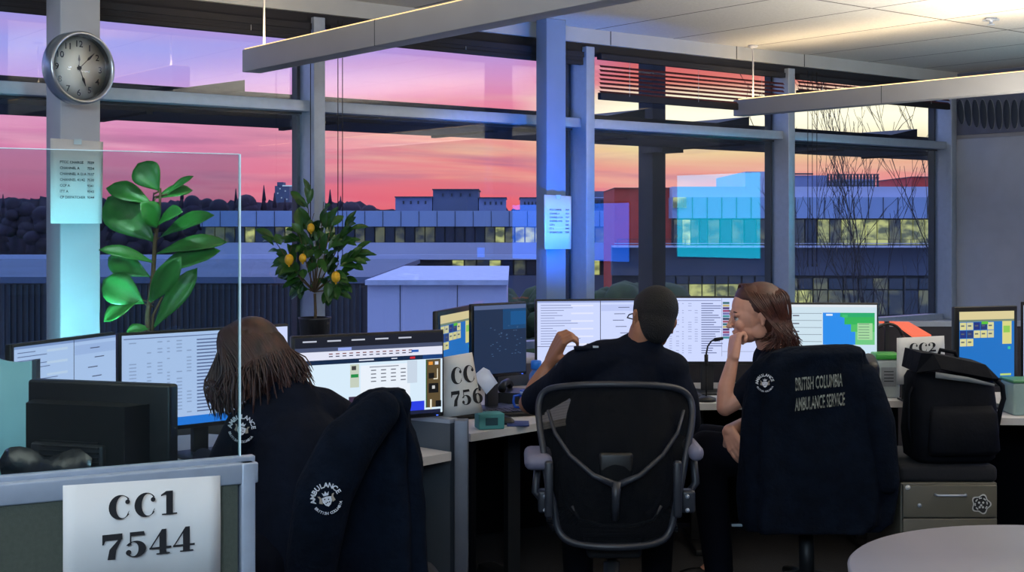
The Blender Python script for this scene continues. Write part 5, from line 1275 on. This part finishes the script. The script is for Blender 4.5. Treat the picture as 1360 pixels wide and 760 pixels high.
# bare trees near right
def bare(px, Y, ytop, label, seed, mul=1.):
    r = random.Random(seed); t0 = PZ(px, Y, G); b = MB(); ht = zpy(ytop, Y)-G
    def br(p, d, ln, rad, dep):
        pts = [p]; q = p; dd = d.copy(); ns = 7 if dep > 1 else 4
        for k in range(ns):
            dd = (dd+Vector((r.uniform(-.09, .09), r.uniform(-.09, .09), .06))).normalized(); q = q+dd*ln/ns; pts.append(q)
            if dep > 0 and k >= (2 if dep == 3 else 0):
                a = r.uniform(0, 2*PI); sp_ = .42 if dep == 3 else .6; nd = (dd+Vector((math.cos(a)*sp_, math.sin(a)*sp_, .2))).normalized(); br(q, nd, ln*r.uniform(.16, .3) if dep == 3 else ln*r.uniform(.25, .45), rad*(.6-.05*k), dep-1)
        b.tube(pts, [max(.0035, rad*(1-.85*k/ns)) for k in range(ns+1)], m_trk, seg=5)
    for k in range(2):
        a = k*2.6+seed; br(Vector((0, 0, 0)), Vector((.05*math.cos(a), .05*math.sin(a), 1)).normalized(), ht*r.uniform(.85, 1.), .03*mul, 3)
    o = b.build('bare_tree'); o.location = t0; tag(o, label, 'tree')
bare(1108, 24, 215, 'bare twiggy tree nearest the mullion in the right hand window', 1)
bare(1150, 23, 190, 'bare tree with spreading twigs in the middle of the right hand window', 2)
bare(1192, 21, 150, 'tall bare tree left of the tallest one in the right hand window', 3)
bare(1222, 20, 140, 'tallest bare tree next to the right window frame', 4)
#bare(1060, 26, 300, 'short bare shrub like tree behind the map screen', 6)
m_hedge = mat('hedge_green', (52, 62, 30), .9, var=.4, vscale=3)
b = MB(); rg_ = random.Random(4)
for k in range(260):
    c = PZ(rg_.uniform(660, 900), 34+rg_.uniform(-2, 2), 0); c.z = rg_.uniform(G, zpy(392, 34)); b.ell(c, rg_.uniform(.25, .6), m_hedge, seg=7, rg=5)
o = b.build('hedge'); tag(o, 'dark green hedge below the middle windows of the far offices', 'hedge', kind='stuff')

# ============================================================ SKY
w = bpy.data.worlds.new('dusk_sky'); bpy.context.scene.world = w; w.use_nodes = True; nt = w.node_tree; N = nt.nodes; L = nt.links
bg = N['Background']; tc = N.new('ShaderNodeTexCoord'); sp = N.new('ShaderNodeSeparateXYZ'); L.new(tc.outputs['Generated'], sp.inputs[0])
def mt(op, a, b_=None, clamp=False):
    n = N.new('ShaderNodeMath'); n.operation = op; n.use_clamp = clamp
    for i, q in enumerate((a, b_)):
        if q is None: continue
        if isinstance(q, (int, float)): n.inputs[i].default_value = q
        else: L.new(q, n.inputs[i])
    return n.outputs[0]
x, y, z = sp.outputs; hyp = mt('SQRT', mt('ADD', mt('MULTIPLY', x, x), mt('MULTIPLY', y, y))); el = mt('DIVIDE', z, mt('MAXIMUM', hyp, .001)); az = mt('ARCTAN2', x, y)
elf = mt('DIVIDE', el, .16, True)
def ramp(fac, st):
    r = N.new('ShaderNodeValToRGB'); e = r.color_ramp.elements
    e[0].position = st[0][0]; e[0].color = lin(st[0][1]); e[1].position = st[-1][0]; e[1].color = lin(st[-1][1])
    for p_, c_ in st[1:-1]: q = e.new(p_); q.color = lin(c_)
    L.new(fac, r.inputs['Fac']); return r.outputs['Color']
A_ = ramp(elf, [(0, (200, 95, 130)), (.14, (226, 112, 145)), (.3, (236, 132, 168)), (.48, (232, 150, 190)), (.62, (205, 162, 222)), (.78, (172, 166, 236)), (1, (150, 156, 232))])
B_ = ramp(elf, [(0, (252, 100, 92)), (.12, (250, 108, 118)), (.28, (248, 138, 138)), (.42, (250, 165, 150)), (.55, (248, 138, 158)), (.68, (230, 154, 198)), (.8, (198, 156, 220)), (1, (176, 156, 228))])
C_ = ramp(elf, [(0, (255, 108, 125)), (.12, (250, 125, 145)), (.26, (250, 165, 145)), (.36, (255, 228, 160)), (.46, (255, 250, 212)), (.58, (255, 246, 205)), (.66, (245, 130, 115)), (.82, (205, 84, 105)), (1, (180, 100, 145))])
def mix(f, a, b_, t_='MIX'):
    n = N.new('ShaderNodeMixRGB'); n.blend_type = t_
    if isinstance(f, (int, float)): n.inputs[0].default_value = f
    else: L.new(f, n.inputs[0])
    for i, q in ((1, a), (2, b_)):
        if isinstance(q, tuple): n.inputs[i].default_value = q
        else: L.new(q, n.inputs[i])
    return n.outputs[0]
fAB = mt('DIVIDE', mt('ADD', az, .25), .2, True); fBC = mt('DIVIDE', mt('SUBTRACT', az, .0), .09, True)
col = mix(fBC, mix(fAB, A_, B_), C_)
cv = N.new('ShaderNodeCombineXYZ'); L.new(mt('MULTIPLY', az, 7.), cv.inputs[0]); L.new(mt('MULTIPLY', mt('ADD', el, mt('MULTIPLY', az, .03)), 85.), cv.inputs[1])
def nzr(sc, lo, hi, off):
    m_ = N.new('ShaderNodeMapping'); m_.inputs['Location'].default_value = (off, off*.7, 0); L.new(cv.outputs[0], m_.inputs['Vector'])
    n = N.new('ShaderNodeTexNoise'); n.inputs['Scale'].default_value = sc; n.inputs['Detail'].default_value = 5; n.inputs['Distortion'].default_value = .4; L.new(m_.outputs[0], n.inputs['Vector'])
    r = N.new('ShaderNodeMapRange'); r.clamp = True; r.inputs['From Min'].default_value = lo; r.inputs['From Max'].default_value = hi; L.new(n.outputs['Fac'], r.inputs['Value']); return r.outputs[0]
cream = mix(fAB, lin((250, 185, 200)), lin((255, 215, 170)))
lowmask = mt('SUBTRACT', 1., mt('MULTIPLY', mt('ABSOLUTE', mt('SUBTRACT', elf, .38)), 3.2), True)
col = mix(mt('MULTIPLY', mt('MULTIPLY', nzr(.9, .48, .72, 3.1), lowmask), .85), col, cream)
mk2 = mt('SUBTRACT', 1., mt('MULTIPLY', mt('ABSOLUTE', mt('SUBTRACT', elf, .3)), 3.6), True)
col = mix(mt('MULTIPLY', mt('MULTIPLY', nzr(.75, .5, .68, 11.7), mk2), .75), col, lin((172, 110, 148)))
col = mix(mt('MULTIPLY', nzr(.35, .52, .7, 23.), .18), col, lin((255, 150, 170)))
ym = mt('MULTIPLY', fBC, mt('SUBTRACT', 1., mt('MULTIPLY', mt('ABSOLUTE', mt('SUBTRACT', elf, .5)), 7.), True))
col = mix(mt('MULTIPLY', ym, .9), col, (1.5, 1.32, .9, 1))
zen = mt('DIVIDE', mt('SUBTRACT', el, .2), .5, True)
col = mix(zen, col, (.8, 1.1, 2.0, 1))
# below the horizon: dim
bel = mt('DIVIDE', mt('MULTIPLY', el, -1.), .02, True); col = mix(bel, col, (.05, .04, .06, 1))
# darker away from the sunset side
aw = mt('DIVIDE', mt('SUBTRACT', mt('ABSOLUTE', mt('SUBTRACT', az, .1)), .9), 1.2, True); col = mix(aw, col, (.45, .66, 1.2, 1))
L.new(col, bg.inputs['Color']); bg.inputs['Strength'].default_value = 1.3

# ============================================================ ROOM LIGHTS
def area(name, loc, tgt, sx_, sy_, en, col):
    l = bpy.data.lights.new(name, 'AREA'); l.shape = 'RECTANGLE'; l.size = sx_; l.size_y = sy_; l.energy = en; l.color = col
    o = bpy.data.objects.new(name, l); C.objects.link(o); o.location = loc; d = Vector(tgt)-Vector(loc); o.rotation_euler = d.to_track_quat('-Z', 'Y').to_euler(); return o
def spot(name, loc, tgt, en, col, ang=40, blend=.6, size=.04):
    l = bpy.data.lights.new(name, 'SPOT'); l.energy = en; l.color = col; l.spot_size = math.radians(ang); l.spot_blend = blend; l.shadow_soft_size = size
    o = bpy.data.objects.new(name, l); C.objects.link(o); o.location = loc; d = Vector(tgt)-Vector(loc); o.rotation_euler = d.to_track_quat('-Z', 'Y').to_euler(); return o
# coloured accent lamps washing the pillars
spot('cyan_accent', P(130, 520, 4.7), P(108, 390, 5.2), 45, (.35, .9, 1.), 75)
spot('blue_accent', P(815, 330, 6.5), P(742, 240, 7.2), 75, (.0, .2, 1.), 90)
# fill light added behind the viewer, no fixture there
area('room_fill', (-.5, -.8, 2.5), (.3, 5, 2.3), 2.4, .8, 150, (.6, .8, 1.))
area('ceiling_wash', (2.9, 5.3, 1.7), (2.9, 5.3001, 2.65), 1.8, 2.6, 165, (1., .92, .78))  # unseen uplights, this and the next, added to brighten the ceiling
area('ceiling_wash', (-1.7, 1.9, 1.75), (-1.7, 1.9001, 2.65), 1.4, 1.6, 90, (1., .95, .88))
spot('plant_fill', P(240, 60, 4.6), P(200, 330, 5.0), 22, (.7, 1., .8), 30)  # spot added to brighten the dark plants, no lamp body

# ============================================================ CAMERA
cam = bpy.data.cameras.new('camera'); co = bpy.data.objects.new('camera', cam); C.objects.link(co); bpy.context.scene.camera = co
co.location = (0, 0, EYE); co.rotation_euler = (PI/2, 0, 0); cam.sensor_width = 36; cam.lens = F/1360*36; cam.shift_y = -(380-HY)/1360; cam.clip_start = .05; cam.clip_end = 2000
sc_ = bpy.context.scene; sc_.view_settings.view_transform = 'Standard'; sc_.view_settings.look = 'None'; sc_.view_settings.exposure = 0; sc_.view_settings.gamma = 1; sc_.view_settings.use_curve_mapping = False

GR = {'monitor': 'computer monitors standing on the desks', 'blind': 'venetian blinds at the windows', 'pendant light': 'hanging light bars', 'jacket': 'dark jackets hung over chairs', 'sign': 'paper desk signs', 'notice': 'phone list sheets on the pillars',
      'roof unit': 'roof units on the office buildings', 'person': 'people working at the desks', 'display': 'lit displays on the right wall', 'mouse': 'computer mice on the desks', 'cord': 'blind cords', 'pillar': 'pillars along the windows', 'desk': 'desks', 'chair': 'office chairs'}
for o in bpy.data.objects:
    if o.parent is None and 'category' in o.keys() and 'group' not in o.keys():
        if o['category'] in GR: o['group'] = GR[o['category']]
        elif o.name.startswith('bare_tree'): o['group'] = 'bare trees outside the right hand window'
